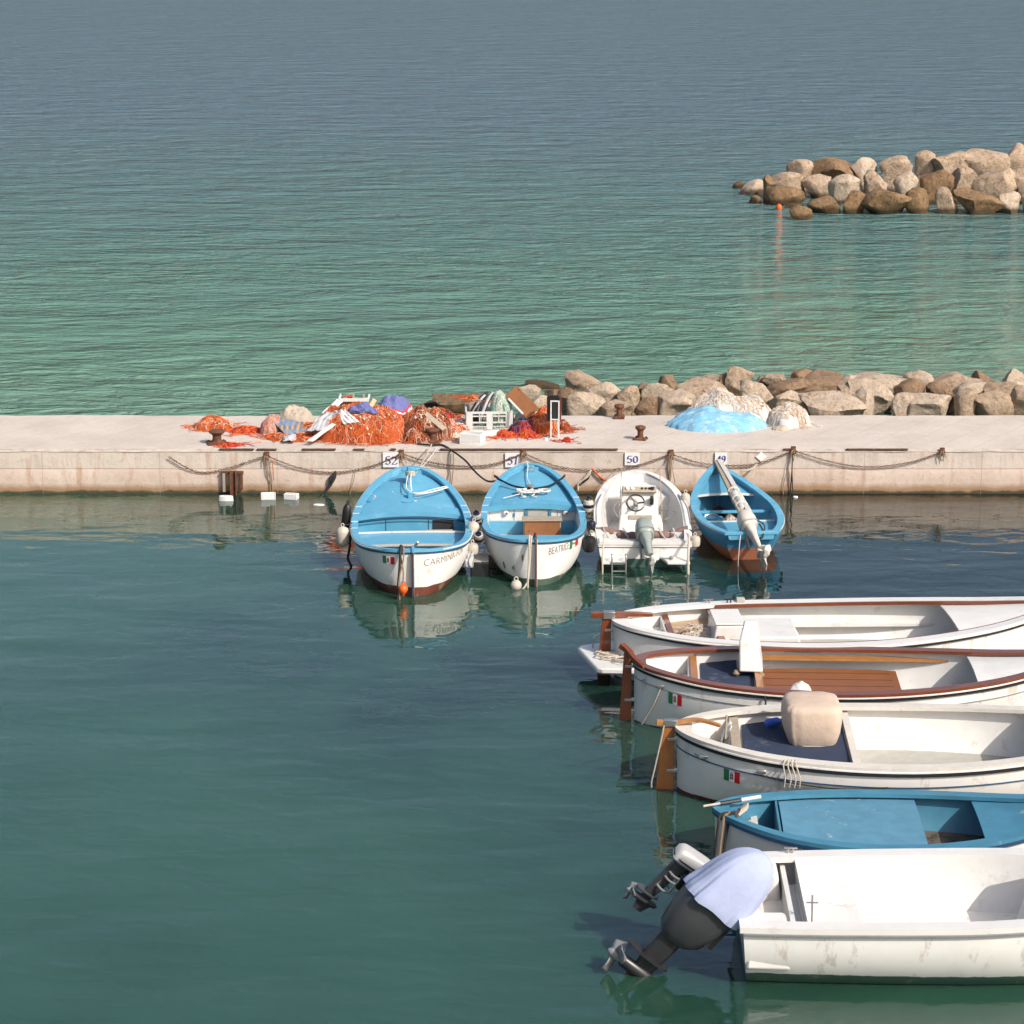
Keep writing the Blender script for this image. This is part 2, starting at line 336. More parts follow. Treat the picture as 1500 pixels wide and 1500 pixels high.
# ------------------------------------------------------------------ quay
QZ, QY0, QY1 = .80, 45.10, 48.05
def concrete(name, kind):
    m = bpy.data.materials.new(name); nt, b = nodes(m)
    n = noise_n(nt, .9, 6, .7); n2 = noise_n(nt, 9, 5, .7); n3 = noise_n(nt, 2.2, 4, .6, mapscale=(2.2, 1, .35))
    if kind == 'deck':
        c = ramp(nt, n, [(.25, (.45, .385, .33)), (.55, (.55, .485, .43)), (.8, (.60, .545, .495))])
        c = mixc(nt, c, (.36, .30, .25), ramp(nt, n2, [(.58, 0.0), (.72, .45)]))
        c = mixc(nt, c, (.40, .20, .12), ramp(nt, noise_n(nt, 3.2, 5, .75), [(.66, 0.0), (.74, .45)]))
        tc = nt.nodes.new('ShaderNodeTexCoord'); mp = nt.nodes.new('ShaderNodeMapping'); mp.inputs['Rotation'].default_value = (0, 0, R(33)); nt.links.new(tc.outputs['Object'], mp.inputs[0])
        wv = nt.nodes.new('ShaderNodeTexWave'); wv.inputs['Scale'].default_value = .55; wv.inputs['Distortion'].default_value = .25; nt.links.new(mp.outputs[0], wv.inputs[0])
        c = mixc(nt, c, (.30, .26, .22), ramp(nt, wv.outputs['Fac'], [(.0, .28), (.010, .0)]))
    else:
        tc = nt.nodes.new('ShaderNodeTexCoord'); sp = nt.nodes.new('ShaderNodeSeparateXYZ'); nt.links.new(tc.outputs['Object'], sp.inputs[0])
        c = ramp(nt, n, [(.25, (.43, .335, .275)), (.55, (.54, .44, .375)), (.8, (.60, .515, .455))])
        up = ramp(nt, n3, [(.3, (.46, .39, .33)), (.6, (.58, .51, .455))])
        mr = nt.nodes.new('ShaderNodeMapRange'); mr.inputs[1].default_value = .40; mr.inputs[2].default_value = .50; nt.links.new(sp.outputs[2], mr.inputs[0])
        c = mixc(nt, c, up, mr.outputs[0])
        c = mixc(nt, c, (.36, .22, .14), ramp(nt, n3, [(.55, 0.0), (.70, .65)]))
        c = mixc(nt, c, (.25, .19, .14), ramp(nt, n2, [(.58, 0.0), (.72, .5)]))
        wl = nt.nodes.new('ShaderNodeMath'); wl.operation = 'MULTIPLY_ADD'; nt.links.new(noise_n(nt, 3, 4), wl.inputs[0]); wl.inputs[1].default_value = .14; nt.links.new(sp.outputs[2], wl.inputs[2])
        c = mixc(nt, c, (.29, .18, .095), ramp(nt, wl.outputs[0], [(.17, .95), (.27, 0.0)]))
        c = mixc(nt, c, (.06, .045, .025), ramp(nt, wl.outputs[0], [(.10, 1.0), (.145, 0.0)]))
        tri = nt.nodes.new('ShaderNodeMath'); tri.operation = 'PINGPONG'; nt.links.new(sp.outputs[0], tri.inputs[0]); tri.inputs[1].default_value = 1.05
        c = mixc(nt, c, (.27, .21, .17), ramp(nt, tri.outputs[0], [(.0, .6), (.012, 0.0)]))
    nt.links.new(c, b.inputs['Base Color']); b.inputs['Roughness'].default_value = .9
    x = bumpn(nt, n2, .012); x = bumpn(nt, noise_n(nt, 45, 3, .7), .004, 1, x); nt.links.new(x, b.inputs['Normal'])
    return m
mat['deck'] = concrete('quay_deck_concrete', 'deck'); mat['wallc'] = concrete('quay_wall_concrete', 'wall')
mat['nosing'] = M('worn_stone_nosing', (.46, .40, .35), .9, .35, 7, stain=((.22, .13, .08), 4, .60))
quay = thing('concrete_quay', 'long low pale concrete quay with rust edged top, crossing the harbour behind the moored boats', 'quay', (0, 0, 0))
def jag(x, s, a): return a * (noise.noise(Vector((x * 1.7, s, 3))) + .5 * noise.noise(Vector((x * 6, s, 9))))
XL, XR, NX = -34, 34, 340
b_ = MB()
def deckf(u, v):
    x = XL + (XR - XL) * u
    y = QY0 + .03 + (QY1 - QY0) * v + (jag(x, 1, .08) if v == 1 else 0)
    return (x, y, QZ + (.012 * noise.noise(Vector((x * .8, y * .8, 0)))))
b_.grid(deckf, NX, 10); b_.build('deck', 'deck', quay)
b_ = MB()
zl = [-1.5, -.2, 0, .12, .24, .36, .442, .448, .454, .46, .6, .7, QZ - .035]
def wallf(u, v):
    x = XL + (XR - XL) * u; z = zl[round(v * (len(zl) - 1))]
    y = QY0 + (0.018 if z == .448 else 0) + (-.02 if z < .44 else 0) + jag(x, z * 4, .012)
    return (x, y, z)
b_.grid(wallf, NX, len(zl) - 1)
b_.grid(lambda u, v: (XL + (XR - XL) * u, QY1 - .02 + .4 * (1 - v), -1.5 + (QZ + 1.47) * v), NX // 4, 4)
b_.build('quay_wall', 'wallc', quay)
b_ = MB()   # weathered nosing along the top edge, with the rusty iron left in lengths
b_.grid(lambda u, v: (XL + (XR - XL) * u, QY0 - .012 + .05 * (v if v < .5 else 1) - (.0 if v else -.0), QZ - .035 + (.042 if v >= .5 else 0) + jag(XL + (XR - XL) * u, 7, .012)), NX * 2, 2)
b_.build('stone_nosing', 'nosing', quay)
for a, c in ((-4.55, -4.2), (322, 372), (443, 492), (518, 534), (572, 580), (645, 905), (880, 1003), (1148, 1163), (1240, 1330)):
    xa = at(a, 659, QZ).x if a > 0 else a; xc = at(c, 659, QZ).x if c > 0 else c
    if a == 880: continue
    q = MB(); q.grid(lambda u, v: (xa + (xc - xa) * u, QY0 - .022 + .05 * v, QZ + .004 + .012 * math.sin(v * 3.14) + jag(xa + (xc - xa) * u, 2, .006)), 24, 4)
    q.build('rusty_edge_iron', 'rust', quay, solid=.02)

# recess with rusty pile at the far left of the wall
pt_ = atY(343, 722, QY0 - .03)
pile = thing('rusty_pile', 'rusty iron mooring pile standing in the water against the far left of the quay', 'pile', (pt_.x, QY0 - .14, 0))
q = MB(); q.box((0, 0, -.2), (.10, .012, 1.3)); q.box((-.05, 0, -.2), (.014, .11, 1.3)); q.box((.05, 0, -.2), (.014, .11, 1.3)); q.build('iron_beam', 'rust', pile, bevel=.003)
q = MB(); q.box((-.02, .07, .40), (.40, .06, .05)); q.box((.14, .075, .24), (.05, .05, .30)); q.build('bracket', 'rust', pile, bevel=.004)
q = MB(); q.box((-.17, .06, .22), (.05, .06, .34)); q.build('timber_block', 'greywood', pile, bevel=.004)

# chains draped along the wall
def chain(label, ctrl):
    pts = [atY(x, y, QY0 - .05) for x, y in ctrl]; path = smooth_path(pts, 24)
    b = MB(); o = path[0].copy(); acc = 0; k = 0
    for i in range(1, len(path)):
        seg = (path[i] - path[i - 1]).length; acc += seg
        if acc >= .044:
            acc = 0; d = (path[i] - path[i - 1]).normalized(); up = Vector((0, -1, 0)); sx = d.cross(up).normalized()
            u2 = up if k % 2 else sx; k += 1
            ring = [path[i] - o + d * (.032 * math.cos(t)) + u2 * (.014 * math.sin(t)) for t in [2 * math.pi * j / 8 for j in range(8)]]
            b.tube(ring, .0062, 5, True)
    return tag(b.build('mooring_chain', 'rust', loc=o), label, 'chain', 'rusty chains slung along the quay wall')
chain('rusty chain hanging at the left end of the quay wall above the rusty pile', [(245, 668), (285, 690), (322, 689), (391, 667)])
chain('rusty chain slung left of the sign 52 with dark weed hanging from it', [(391, 668), (440, 686), (488, 692), (540, 684), (588, 665)])
chain('rusty chain slung on the wall between the signs 52 and 51', [(589, 665), (630, 677), (675, 683), (722, 680), (767, 664)])
chain('rusty chain slung behind the second blue boat towards the sign 50', [(767, 664), (815, 683), (867, 689), (925, 684), (983, 665)])
chain('rusty chain slung behind the bow of the small blue boat under the sign 49', [(983, 665), (1020, 677), (1060, 682), (1110, 679), (1162, 660)])
chain('rusty chain hanging on the wall to the right of the white diamond plate', [(1162, 660), (1215, 676), (1270, 684), (1330, 678), (1380, 662)])
for x, y, lb in ((391, 666, 'left of the sign 52'), (588, 663, 'right beside the sign 52'), (767, 662, 'right beside the sign 51'), (983, 663, 'between the signs 50 and 49'), (1162, 658, 'right of the white diamond plate'), (1380, 660, 'on the far right stretch of wall')):
    p = atY(x, y, QY0 - .01); r_ = thing('mooring_ring', 'small rusty mooring ring on the quay wall ' + lb, 'ring', p, 0, 'rusty rings that carry the wall chains')
    q = MB(); q.tube([(.045 * math.cos(a), -.035, -.03 + .045 * math.sin(a)) for a in [2 * math.pi * k / 14 for k in range(14)]], .011, 6, True); q.build('ring', 'rust', r_)
    q = MB(); q.box((0, -.01, .012), (.09, .03, .09)); q.build('base_plate', 'rust', r_, bevel=.005)
    q = MB()
    for k in range(7):
        a = rnd.uniform(-.05, .05); q.tube(smooth_path([(a * .3, -.04, .0), (a, -.06, -.05), (a * 1.6 + rnd.uniform(-.02, .02), -.045, -.10 - rnd.random() * .10)], 4), .006, 5)
    q.build('frayed_rope', 'brown_rope', r_)

# painted numbers
SEG = {'5': [[(.85, 1), (.22, 1), (.16, .55), (.35, .62), (.62, .60), (.82, .42), (.84, .24), (.68, .05), (.42, 0), (.18, .06), (.1, .16)]],
       '2': [[(.14, .74), (.2, .93), (.45, 1.0), (.72, .94), (.82, .74), (.70, .5), (.15, .03), (.9, .03), (.92, .16)]],
       '1': [[(.25, .84), (.5, 1), (.5, .02)], [(.25, .02), (.78, .02)]],
       '0': [[(.5, 1), (.22, .86), (.12, .5), (.22, .14), (.5, 0), (.78, .14), (.88, .5), (.78, .86), (.5, 1)]],
       '4': [[(.7, .0), (.7, 1), (.08, .30), (.95, .30)]],
       '9': [[(.85, .68), (.68, .46), (.4, .42), (.17, .56), (.15, .8), (.34, .98), (.6, .99), (.82, .84), (.85, .6), (.78, .28), (.58, .06), (.3, 0)]]}
def number_sign(txt, x0, x1, y0, y1, label, skew=0):
    Y = QY0 - .006; a = atY(x0, y1, Y); c = atY(x1, y0, Y); cx = (a.x + c.x) / 2
    t = thing('number_sign', label, 'sign', (cx, Y, a.z), 0, 'painted berth numbers on the quay wall')
    W, Hh = c.x - a.x, min(c.z, QZ - .04) - a.z
    q = MB(); q.box((0, -.022, Hh / 2), (W, .012, Hh)); q.build('panel', 'number_panel', t)
    b = MB(); dw = W * .38; dh = Hh * .50
    for i, ch in enumerate(txt):
        ox = -W * .34 + i * dw * 1.02; oz = Hh * .20
        for st in SEG[ch]:
            pp = smooth_path([(p[0], p[1], 0) for p in st], 4) if ch not in '14' else [Vector((p[0], p[1], 0)) for p in st]
            for p, r_ in zip(pp, pp[1:]):
                A = Vector((ox + p.x * dw * .9 + skew * p.y * dh, -.0305, oz + p.y * dh)); B = Vector((ox + r_.x * dw * .9 + skew * r_.y * dh, -.0305, oz + r_.y * dh))
                nb = Vector((.015, 0, .0055)); 
                if abs((B - A).normalized().dot(nb.normalized())) > .97: nb = Vector((.004, 0, .009))
                dp = Vector((0, .004, 0))
                b.add([A - nb, B - nb, B + nb, A + nb, A - nb + dp, B - nb + dp, B + nb + dp, A + nb + dp], [(0, 1, 2, 3), (0, 4, 5, 1), (3, 2, 6, 7)])
    b.build('numeral', 'numeral', t, smooth=0)
number_sign('52', 561, 584, 661, 684, 'white panel with violet number 52 on the quay wall behind the largest blue boat')
number_sign('51', 740, 761, 663, 684, 'white panel with violet number 51 on the wall above the second blue boat', .12)
number_sign('50', 915, 937, 660, 681, 'white panel with violet number 50 on the quay wall above the white motorboat')
number_sign('49', 1047, 1065, 659, 680, 'white panel with violet number 49 on the quay wall above the small blue boat')
p = atY(1115, 669, QY0 - .02); q = MB(); s_ = .10
q.add([(-s_, 0, 0), (0, 0, -s_ * .9), (s_, 0, 0), (0, 0, s_ * .9), (-s_, .012, 0), (0, .012, -s_ * .9), (s_, .012, 0), (0, .012, s_ * .9)], [(0, 1, 2, 3), (0, 4, 5, 1), (1, 5, 6, 2), (2, 6, 7, 3), (3, 7, 4, 0)])
tag(q.build('diamond_plate', 'number_panel', loc=p, smooth=0), 'blank white diamond shaped plate fixed on the quay wall right of number 49', 'plate')

# weedy ropes and cords hanging down the wall
def wallp(x, y, d=.05): return atY(x, y, QY0 - d)
def hang(label, pts, r, m, extra=0):
    P_ = [wallp(x, y, .05 + .02 * (i % 2)) for i, (x, y) in enumerate(pts)]
    P_ = [Vector((p.x, p.y, max(p.z, -.15))) for p in P_]
    o = P_[0].copy(); b = MB()
    for k in range(extra + 1):
        j = [p - o + Vector((rnd.uniform(-.05, .05), rnd.uniform(-.03, .02), 0)) * (1 if k and i else 0) for i, p in enumerate(P_)]
        b.tube(smooth_path(j, 5), r, 6)
    return tag(b.build('hanging_rope', m, loc=o), label, 'rope')
hang('black weedy ropes hanging from the chain left of the sign 52 into the water', [(492, 690), (487, 700), (482, 712), (474, 724), (470, 735)], .014, 'darkrope', 7)
hang('thin brown cord hanging down the wall below the leftmost ring', [(393, 670), (395, 690), (396, 712), (397, 735)], .009, 'brown_rope', 1)
hang('orange rusty cord hanging beside a brown cord near the leftmost ring', [(399, 674), (400, 690), (401, 704)], .008, 'orange_rope')
hang('thin grey cord hanging from the chain just left of the largest blue boat', [(520, 690), (518, 703), (514, 716), (511, 730)], .006, 'brown_rope')
hang('thin dark cord hanging down the wall between the two large blue boats', [(664, 662), (664, 685), (661, 715), (660, 735)], .008, 'brown_rope')
hang('beige rope knotted to the chain behind the white motorboat', [(866, 688), (858, 698), (850, 708), (846, 718)], .016, 'rope', 1)
hang('black rope knotted to the chain beside the orange knot', [(864, 690), (862, 700), (855, 706), (848, 711)], .016, 'black')
hang('orange rope slanting from the chain down to the white motorboat', [(867, 686), (874, 694), (881, 702), (884, 704)], .016, 'orange_rope', 1)
hang('brown frayed rope hanging from the ring between the signs 50 and 49', [(983, 668), (981, 685), (981, 700), (982, 716), (982, 735)], .012, 'brown_rope', 1)
hang('pair of dark cords hanging into the water below the ring right of the diamond plate', [(1161, 664), (1160, 690), (1158, 715), (1156, 740)], .010, 'darkrope', 1)
hang('thin cord slanting away from the ring right of the diamond plate', [(1160, 664), (1153, 690), (1147, 715), (1150, 740)], .006, 'brown_rope')

# white foam scraps at the foot of the wall
def scrap(label, px, py, z, pts_w, h, cat='foam scrap', group='white foam scraps around the quay'):
    p = at(px, py, z); b = MB(); n = 9
    ring = [(pts_w * (1 + .35 * noise.noise(Vector((k * 1.3, px, 0)))) * math.cos(2 * math.pi * k / n), pts_w * .5 * (1 + .3 * noise.noise(Vector((k * 1.9, px, 5)))) * math.sin(2 * math.pi * k / n)) for k in range(n)]
    vs = [(x, y, -.03) for x, y in ring] + [(x * .9, y * .9, h * (.6 + .5 * abs(noise.noise(Vector((k, py, 2)))))) for k, (x, y) in enumerate(ring)]
    b.add(vs, [tuple(range(n))[::-1], tuple(range(n, 2 * n))] + [(k, (k + 1) % n, n + (k + 1) % n, n + k) for k in range(n)])
    return tag(b.build('foam_scrap', 'foam', loc=p, bevel=.006), label, cat, group)
def foam_tray(label, px, py, z, w_, d_, h, rz, group='white foam scraps around the quay'):
    p = at(px, py, z); t = .02; b = MB()
    b.box((0, 0, t / 2), (w_, d_, t)); b.box((-w_ / 2 + t / 2, 0, h / 2 + .01), (t, d_, h)); b.box((w_ / 2 - t / 2, 0, h / 2 + .01), (t, d_, h)); b.box((0, d_ / 2 - t / 2, h / 2 + .01), (w_ - 2 * t - .004, t, h)); b.box((0, -d_ / 2 + t / 2, h / 2 + .01), (w_ - 2 * t - .004, t, h))
    return tag(b.build('foam_tray', 'foam', loc=p, rot=(0, 0, rz), bevel=.005), label, 'foam tray', group)
foam_tray('white foam tray floating by the quay wall below the leftmost ring', 393, 731, 0, .26, .15, .10, .1)
foam_tray('white foam tray floating by the wall, half broken, right of the first tray', 427, 731, 0, .24, .14, .09, -.25)
scrap('flat white foam scrap floating left of the largest blue boat', 467, 740, 0, .11, .03)
scrap('pile of white foam scraps floating beside the rusty pile', 331, 733, 0, .14, .14)
scrap('small white foam scrap floating by the wall at the right', 1165, 729, 0, .05, .05)
# ------------------------------------------------------------------ quay furniture
def bollard(px, py, sc, label):
    p = at(px, py, QZ); t = thing('bollard', label, 'bollard', p, rnd.random() * 3, 'rusty bollards on the quay')
    q = MB(); q.lathe([(.105 * sc, .03), (.075 * sc, .05), (.065 * sc, .12), (.07 * sc, .17), (.11 * sc, .20), (.125 * sc, .225), (.11 * sc, .25), (.05 * sc, .265), (.0, .268)], n=22); q.build('post', 'rust', t)
    q = MB(); q.box((0, 0, .015), (.30 * sc, .26 * sc, .03)); q.build('base_plate', 'rust', t, bevel=.008)
    for a in range(4):
        q = MB(); q.lathe([(.018, .03), (.018, .05), (.0, .052)], Matrix.Translation((.115 * sc * (1 if a % 2 else -1), .095 * sc * (1 if a // 2 else -1), 0)), 6); q.build('bolt', 'rust', t)
    return t
bollard(938, 644, .8, 'rusty bollard standing near the quay edge above the sign 50')
bollard(907, 612, .8, 'rusty bollard standing at the back of the quay in front of the boulders')
bollard(634, 648, 1.0, 'squat rusty bollard with a rope tied round it beside the brown net heap')
bollard(318, 650, 1.2, 'tall rusty bollard at the far left of the quay beside an orange net scrap')

def fbm(x, y, s=0): return noise.fractal(Vector((x, y, s)), 1.0, 2.0, 4)
class Heap:
    def __init__(s, cx, cy, rx, ry, h, pw=.6, amp=.25, fr=4.0, seed=0):
        s.c = Vector((cx, cy, QZ)); s.rx = rx; s.ry = ry; s.h = h; s.pw = pw; s.amp = amp; s.fr = fr; s.seed = seed
    def hgt(s, x, y):                   # local
        d = (x / s.rx) ** 2 + (y / s.ry) ** 2
        if d >= 1: return 0
        return s.h * (1 - d) ** s.pw * (1 + s.amp * fbm(x * s.fr, y * s.fr, s.seed))
    def surf(s, u, v):
        a = 2 * math.pi * u; e = 1 + .16 * noise.noise(Vector((math.cos(a) * 2.2, math.sin(a) * 2.2, s.seed))) + .06 * noise.noise(Vector((math.cos(a) * 7, math.sin(a) * 7, s.seed)))
        e = 1 + (e - 1) * v ** 4
        x = s.rx * v * math.cos(a); y = s.ry * v * math.sin(a)
        return (x * e, y * e, s.hgt(x * .999, y * .999) if v < 1 else -.004)
    def mesh(s, nu=80, nv=18, mi=0): return MB().grid(s.surf, nu, nv, mi)
    def strands(s, n, r, cols, L=16, step=.035, lift=.008, spread=1.0):
        b = MB()
        for i in range(n):
            a = rnd.uniform(0, 6.28); d = math.sqrt(rnd.random()) * spread
            x, y = s.rx * d * math.cos(a), s.ry * d * math.sin(a); th = rnd.uniform(0, 6.28); cur = rnd.uniform(-.9, .9); pts = []
            for k in range(L):
                pts.append((x, y, max(s.hgt(x, y), 0) + lift + rnd.uniform(0, .022)))
                th += cur + rnd.uniform(-.5, .5); x += step * math.cos(th); y += step * .8 * math.sin(th)
                if rnd.random() < .12: cur = rnd.uniform(-.9, .9)
            b.tube(pts, r, 4, mi=rnd.randrange(cols))
        return b
def heap_px(x0, x1, ytop, ybase, depth, **k):
    """heap seen between px x0..x1, its front foot on row ybase, its crest at row ytop"""
    f = at((x0 + x1) / 2, ybase, QZ); cy = f.y + depth
    a = atY(x0, ybase, cy); c = atY(x1, ybase, cy); top = atY((x0 + x1) / 2, ytop, cy)
    return Heap((a.x + c.x) / 2, cy, (c.x - a.x) / 2, depth, max(.03, top.z - QZ), **k)
def net_heap(hp, base, cols, label, n=150, r=.006, cat='fishing nets', name='fishing_net_heap', group=None, corks=0):
    t = thing(name, label, cat, hp.c, 0, group)
    hp.mesh().build('net_mass', base, t, smooth=60)
    hp.strands(n, r, len(cols)).build('twine', cols, t)
    if corks:
        for k in range(corks):
            a = rnd.uniform(3.3, 6.1); d = rnd.uniform(.25, .98); x, y = hp.rx * d * math.cos(a), hp.ry * d * math.sin(a)
            b = MB(); b.loft([(-.03, 0, 0, .008, .008, 2), (-.02, 0, 0, .022, .022, 2), (.02, 0, 0, .022, .022, 2), (.03, 0, 0, .008, .008, 2)], Matrix.Translation((x, y, hp.hgt(x, y) + .02)) @ Matrix.Rotation(rnd.random() * 3, 4, 'X'), 7)
            b.build('net_float', 'net_pale', t)
    return t
o2 = ['net_orange2', 'net_orange', 'net_orange2', 'net_pale', 'net_orange', 'net_orange2']
big = heap_px(456, 608, 596, 651, .66, pw=.56, amp=.32, fr=3.8, seed=1)
net_heap(big, 'net_orange', o2, 'largest bright orange net heap, on the quay under a white cloth and an indigo cloth', 1100, .0042, corks=30)
brn = heap_px(582, 664, 599, 648, .5, pw=.48, amp=.24, fr=4, seed=2)
net_heap(brn, 'net_brown', ['net_brown', 'net_orange', 'net_brown', 'net_pale', 'net_dark', 'net_orange2'], 'rust brown fishing net heap beside the squat bollard, left of the plastic crate', 600, .0046, corks=10)
low = heap_px(385, 482, 634, 648, .40, pw=.6, amp=.4, fr=5, seed=3)
net_heap(low, 'net_orange', o2, 'low spread of orange net on the quay in front of the plaid cloth', 150, .006)
pnk = heap_px(381, 418, 611, 640, .32, pw=.5, amp=.3, fr=5, seed=4)
net_heap(pnk, 'net_pink', ['net_pink', 'net_pale', 'net_pink'], 'small pink net bundle left of the plaid cloth', 80, .006)
lf = heap_px(285, 342, 612, 632, .35, pw=.6, amp=.4, fr=5, seed=5)
net_heap(lf, 'net_orange', o2, 'orange net scrap at the far left of the quay behind the tall bollard', 120, .006)
net_heap(heap_px(340, 384, 626, 637, .25, pw=.6, amp=.4, fr=6, seed=6), 'net_red', ['net_red', 'net_orange2'], 'flat dark red strip of net left of the pink net bundle', 60, .006)
net_heap(heap_px(322, 350, 650, 655, .10, pw=.6, amp=.4, fr=6, seed=16), 'net_red', ['net_red', 'net_orange2'], 'thin red net strip at the quay edge near the far left bollard', 24, .006)
net_heap(heap_px(636, 690, 619, 643, .32, pw=.6, amp=.5, fr=5, seed=7), 'net_pale', ['net_pale', 'net_orange', 'net_orange2', 'net_white'], 'loose pale and orange net tangle between the squat bollard and the plastic crate', 150, .006)
net_heap(heap_px(630, 664, 600, 616, .3, pw=.5, amp=.4, fr=5, seed=8), 'net_red', ['net_red', 'net_orange2', 'net_dark'], 'red net strip behind the rust brown net heap', 60, .006)
net_heap(heap_px(725, 756, 632, 642, .16, pw=.6, amp=.4, fr=7, seed=9), 'net_red', ['net_red', 'net_orange2'], 'small bright red net pile in front of the right corner of the plastic crate', 70, .005)
net_heap(heap_px(758, 786, 632, 642, .16, pw=.6, amp=.4, fr=7, seed=10), 'net_red', ['net_red', 'net_orange2'], 'small bright red net pile just left of the black lamp box', 70, .005)
net_heap(heap_px(746, 800, 615, 638, .30, pw=.5, amp=.4, fr=5, seed=17), 'net_red', ['net_dark', 'net_red', 'indigo'], 'dark red net tangle with a purple strand behind the small red piles', 90, .006)
net_heap(heap_px(774, 818, 602, 638, .28, pw=.6, amp=.4, fr=6, seed=11), 'net_orange', o2, 'orange net heap behind the black lamp box', 130, .006)
net_heap(heap_px(816, 836, 617, 632, .14, pw=.6, amp=.4, fr=7, seed=12), 'net_brown', ['net_orange', 'net_brown', 'net_pale'], 'scrap of brown net on the deck right of the black lamp box', 40, .005)
net_heap(heap_px(824, 836, 642, 648, .06, pw=.6, amp=.4, fr=7, seed=13), 'net_red', ['net_red', 'net_orange2'], 'tiny red net scrap lying on the bare deck right of the lamp box', 14, .005)
net_heap(heap_px(428, 496, 622, 642, .34, pw=.6, amp=.5, fr=5, seed=14), 'net_orange', o2, 'orange net drift between the plaid cloth and the largest orange heap', 200, .005)
net_heap(heap_px(590, 640, 628, 650, .26, pw=.6, amp=.5, fr=5, seed=15), 'net_brown', ['net_brown', 'net_orange', 'net_orange2', 'net_pale'], 'low net fringe at the foot of the rust brown heap left of the bollard', 130, .005)
def sack(label, x0, x1, yt, yb, dp, m, name='sack', cat='sack', seed=0, group=None):
    h = heap_px(x0, x1, yt, yb, dp, pw=.5, amp=.42, fr=4.5, seed=seed)
    return tag(h.mesh().build(name, m, loc=h.c, smooth=70), label, cat, group)
sack('large beige sacking bundle at the back of the quay behind the plaid cloth', 405, 462, 596, 626, .32, 'beige_sack', seed=21)
sack('pale grey sack slumped right of the plastic crate', 752, 776, 603, 632, .2, 'grey_cloth', seed=22)
sack('rounded beige sack behind the dark red net, left of the lamp box', 768, 796, 603, 628, .2, 'beige_sack', seed=23)
sack('beige netting bundle peeping out below the striped tarp', 575, 604, 606, 630, .2, 'beige_sack', seed=24)
sack('small brown sack bundle on the deck right of the light blue tarp', 1130, 1156, 623, 631, .14, 'beige_sack', seed=25)

# draped cloths: a patch between four corners, sagging and creased
def cloth(label, name, cs, m, bulge=.06, fold=.03, nu=26, nv=18, mi=0, cat='cloth', seed=0, fr=5, ragged=.04, conf=None):
    cs = [Vector(c) for c in cs]; o = (cs[0] + cs[1] + cs[2] + cs[3]) / 4
    nrm = (cs[1] - cs[0]).cross(cs[3] - cs[0]).normalized()
    if nrm.y > 0: nrm = -nrm
    def fn(u, v):
        uu = u + ragged * noise.noise(Vector((v * 4, seed, 1))) * (1 if u in (0, 1) else .5); vv = v + ragged * noise.noise(Vector((u * 5, seed, 4)))
        p = cs[0] * (1 - uu) * (1 - vv) + cs[1] * uu * (1 - vv) + cs[2] * uu * vv + cs[3] * (1 - uu) * vv
        k = bulge * math.sin(math.pi * u) * math.sin(math.pi * v) + fold * fbm(u * fr, v * fr * .45, seed)
        p = p + nrm * k
        if conf: p.z = max(p.z, conf.c.z + conf.hgt(p.x - conf.c.x, p.y - conf.c.y) + .03 + .02 * fbm(u * 6, v * 6, seed))
        return p - o
    return tag(MB().grid(fn, nu, nv, mi).build(name, m, loc=o, smooth=60, solid=.008), label, cat)
def onh(hp, px, py, lift=.05):
    dx, dy, dz = _ray(px, py); best = None
    for i in range(600):
        Y = hp.c.y - hp.ry * 1.1 + i * hp.ry * 2.2 / 600; k = Y / dy; x, z = dx * k, H + dz * k
        if z <= hp.c.z + hp.hgt(x - hp.c.x, Y - hp.c.y) + .01: best = (x, Y, z); break
    if best is None: best = (dx * hp.c.y / dy, hp.c.y, H + dz * hp.c.y / dy)
    return Vector((best[0], best[1] - lift, best[2] + lift * .4))
yb_ = big.c.y
cloth('blue and tan plaid cloth spread over the nets at the left of the quay', 'plaid_cloth', [atY(391, 609, 46.6), atY(446, 619, 46.6), atY(448, 632, 46.05), atY(418, 637, 45.95)], 'plaid', .04, .03, seed=31)
cloth('dirty white cloth lying over the top of the orange net heap', 'white_cloth', [onh(big, 490, 602), onh(big, 510, 604), onh(big, 527, 619), onh(big, 503, 622)], 'white_cloth', .03, .035, seed=32, conf=big)
cloth('grey stained cloth hanging down the left flank of the orange net heap', 'grey_cloth', [onh(big, 475, 606), onh(big, 496, 604), onh(big, 476, 632), atY(448, 632, 45.75)], 'grey_cloth', .05, .05, seed=33, conf=big)
cloth('long narrow white strip of cloth running down the orange net to the deck', 'white_strip', [atY(486, 620, 45.62), atY(492, 622, 45.6), atY(458, 647, 45.4), atY(449, 646, 45.42)], 'white_cloth', .02, .02, seed=34)
cloth('long white sheet slanting up to the top left corner of the net frame', 'white_sheet', [atY(493, 585, 47.0), atY(503, 588, 47.0), atY(482, 607, 46.5), atY(471, 605, 46.5)], 'white_cloth', .02, .02, seed=35)
cloth('crumpled indigo cloth on top of the orange net heap', 'indigo_cloth', [onh(big, 513, 597), onh(big, 536, 589), onh(big, 558, 607), onh(big, 511, 605)], 'indigo', .06, .06, seed=36, conf=big)
cloth('small pale cloth scrap at the foot of the low orange net', 'cloth_scrap', [atY(416, 640, 45.75), atY(433, 635, 45.75), atY(434, 645, 45.55), atY(414, 646, 45.55)], 'grey_cloth', .03, .03, seed=37)
ind = heap_px(549, 607, 579, 634, .42, pw=.45, amp=.10, fr=3, seed=38)
def stripe(u, v): return (1 if .80 < v < .86 or .905 < v < .97 else (2 if .86 <= v <= .905 else 0)) if u > .73 or u < .03 else 0
t_ = Heap(ind.c.x, ind.c.y, ind.rx, ind.ry, ind.h, pw=.5, amp=.38, fr=2.6, seed=38); t_.c.z = QZ + .20; t_.h -= .20
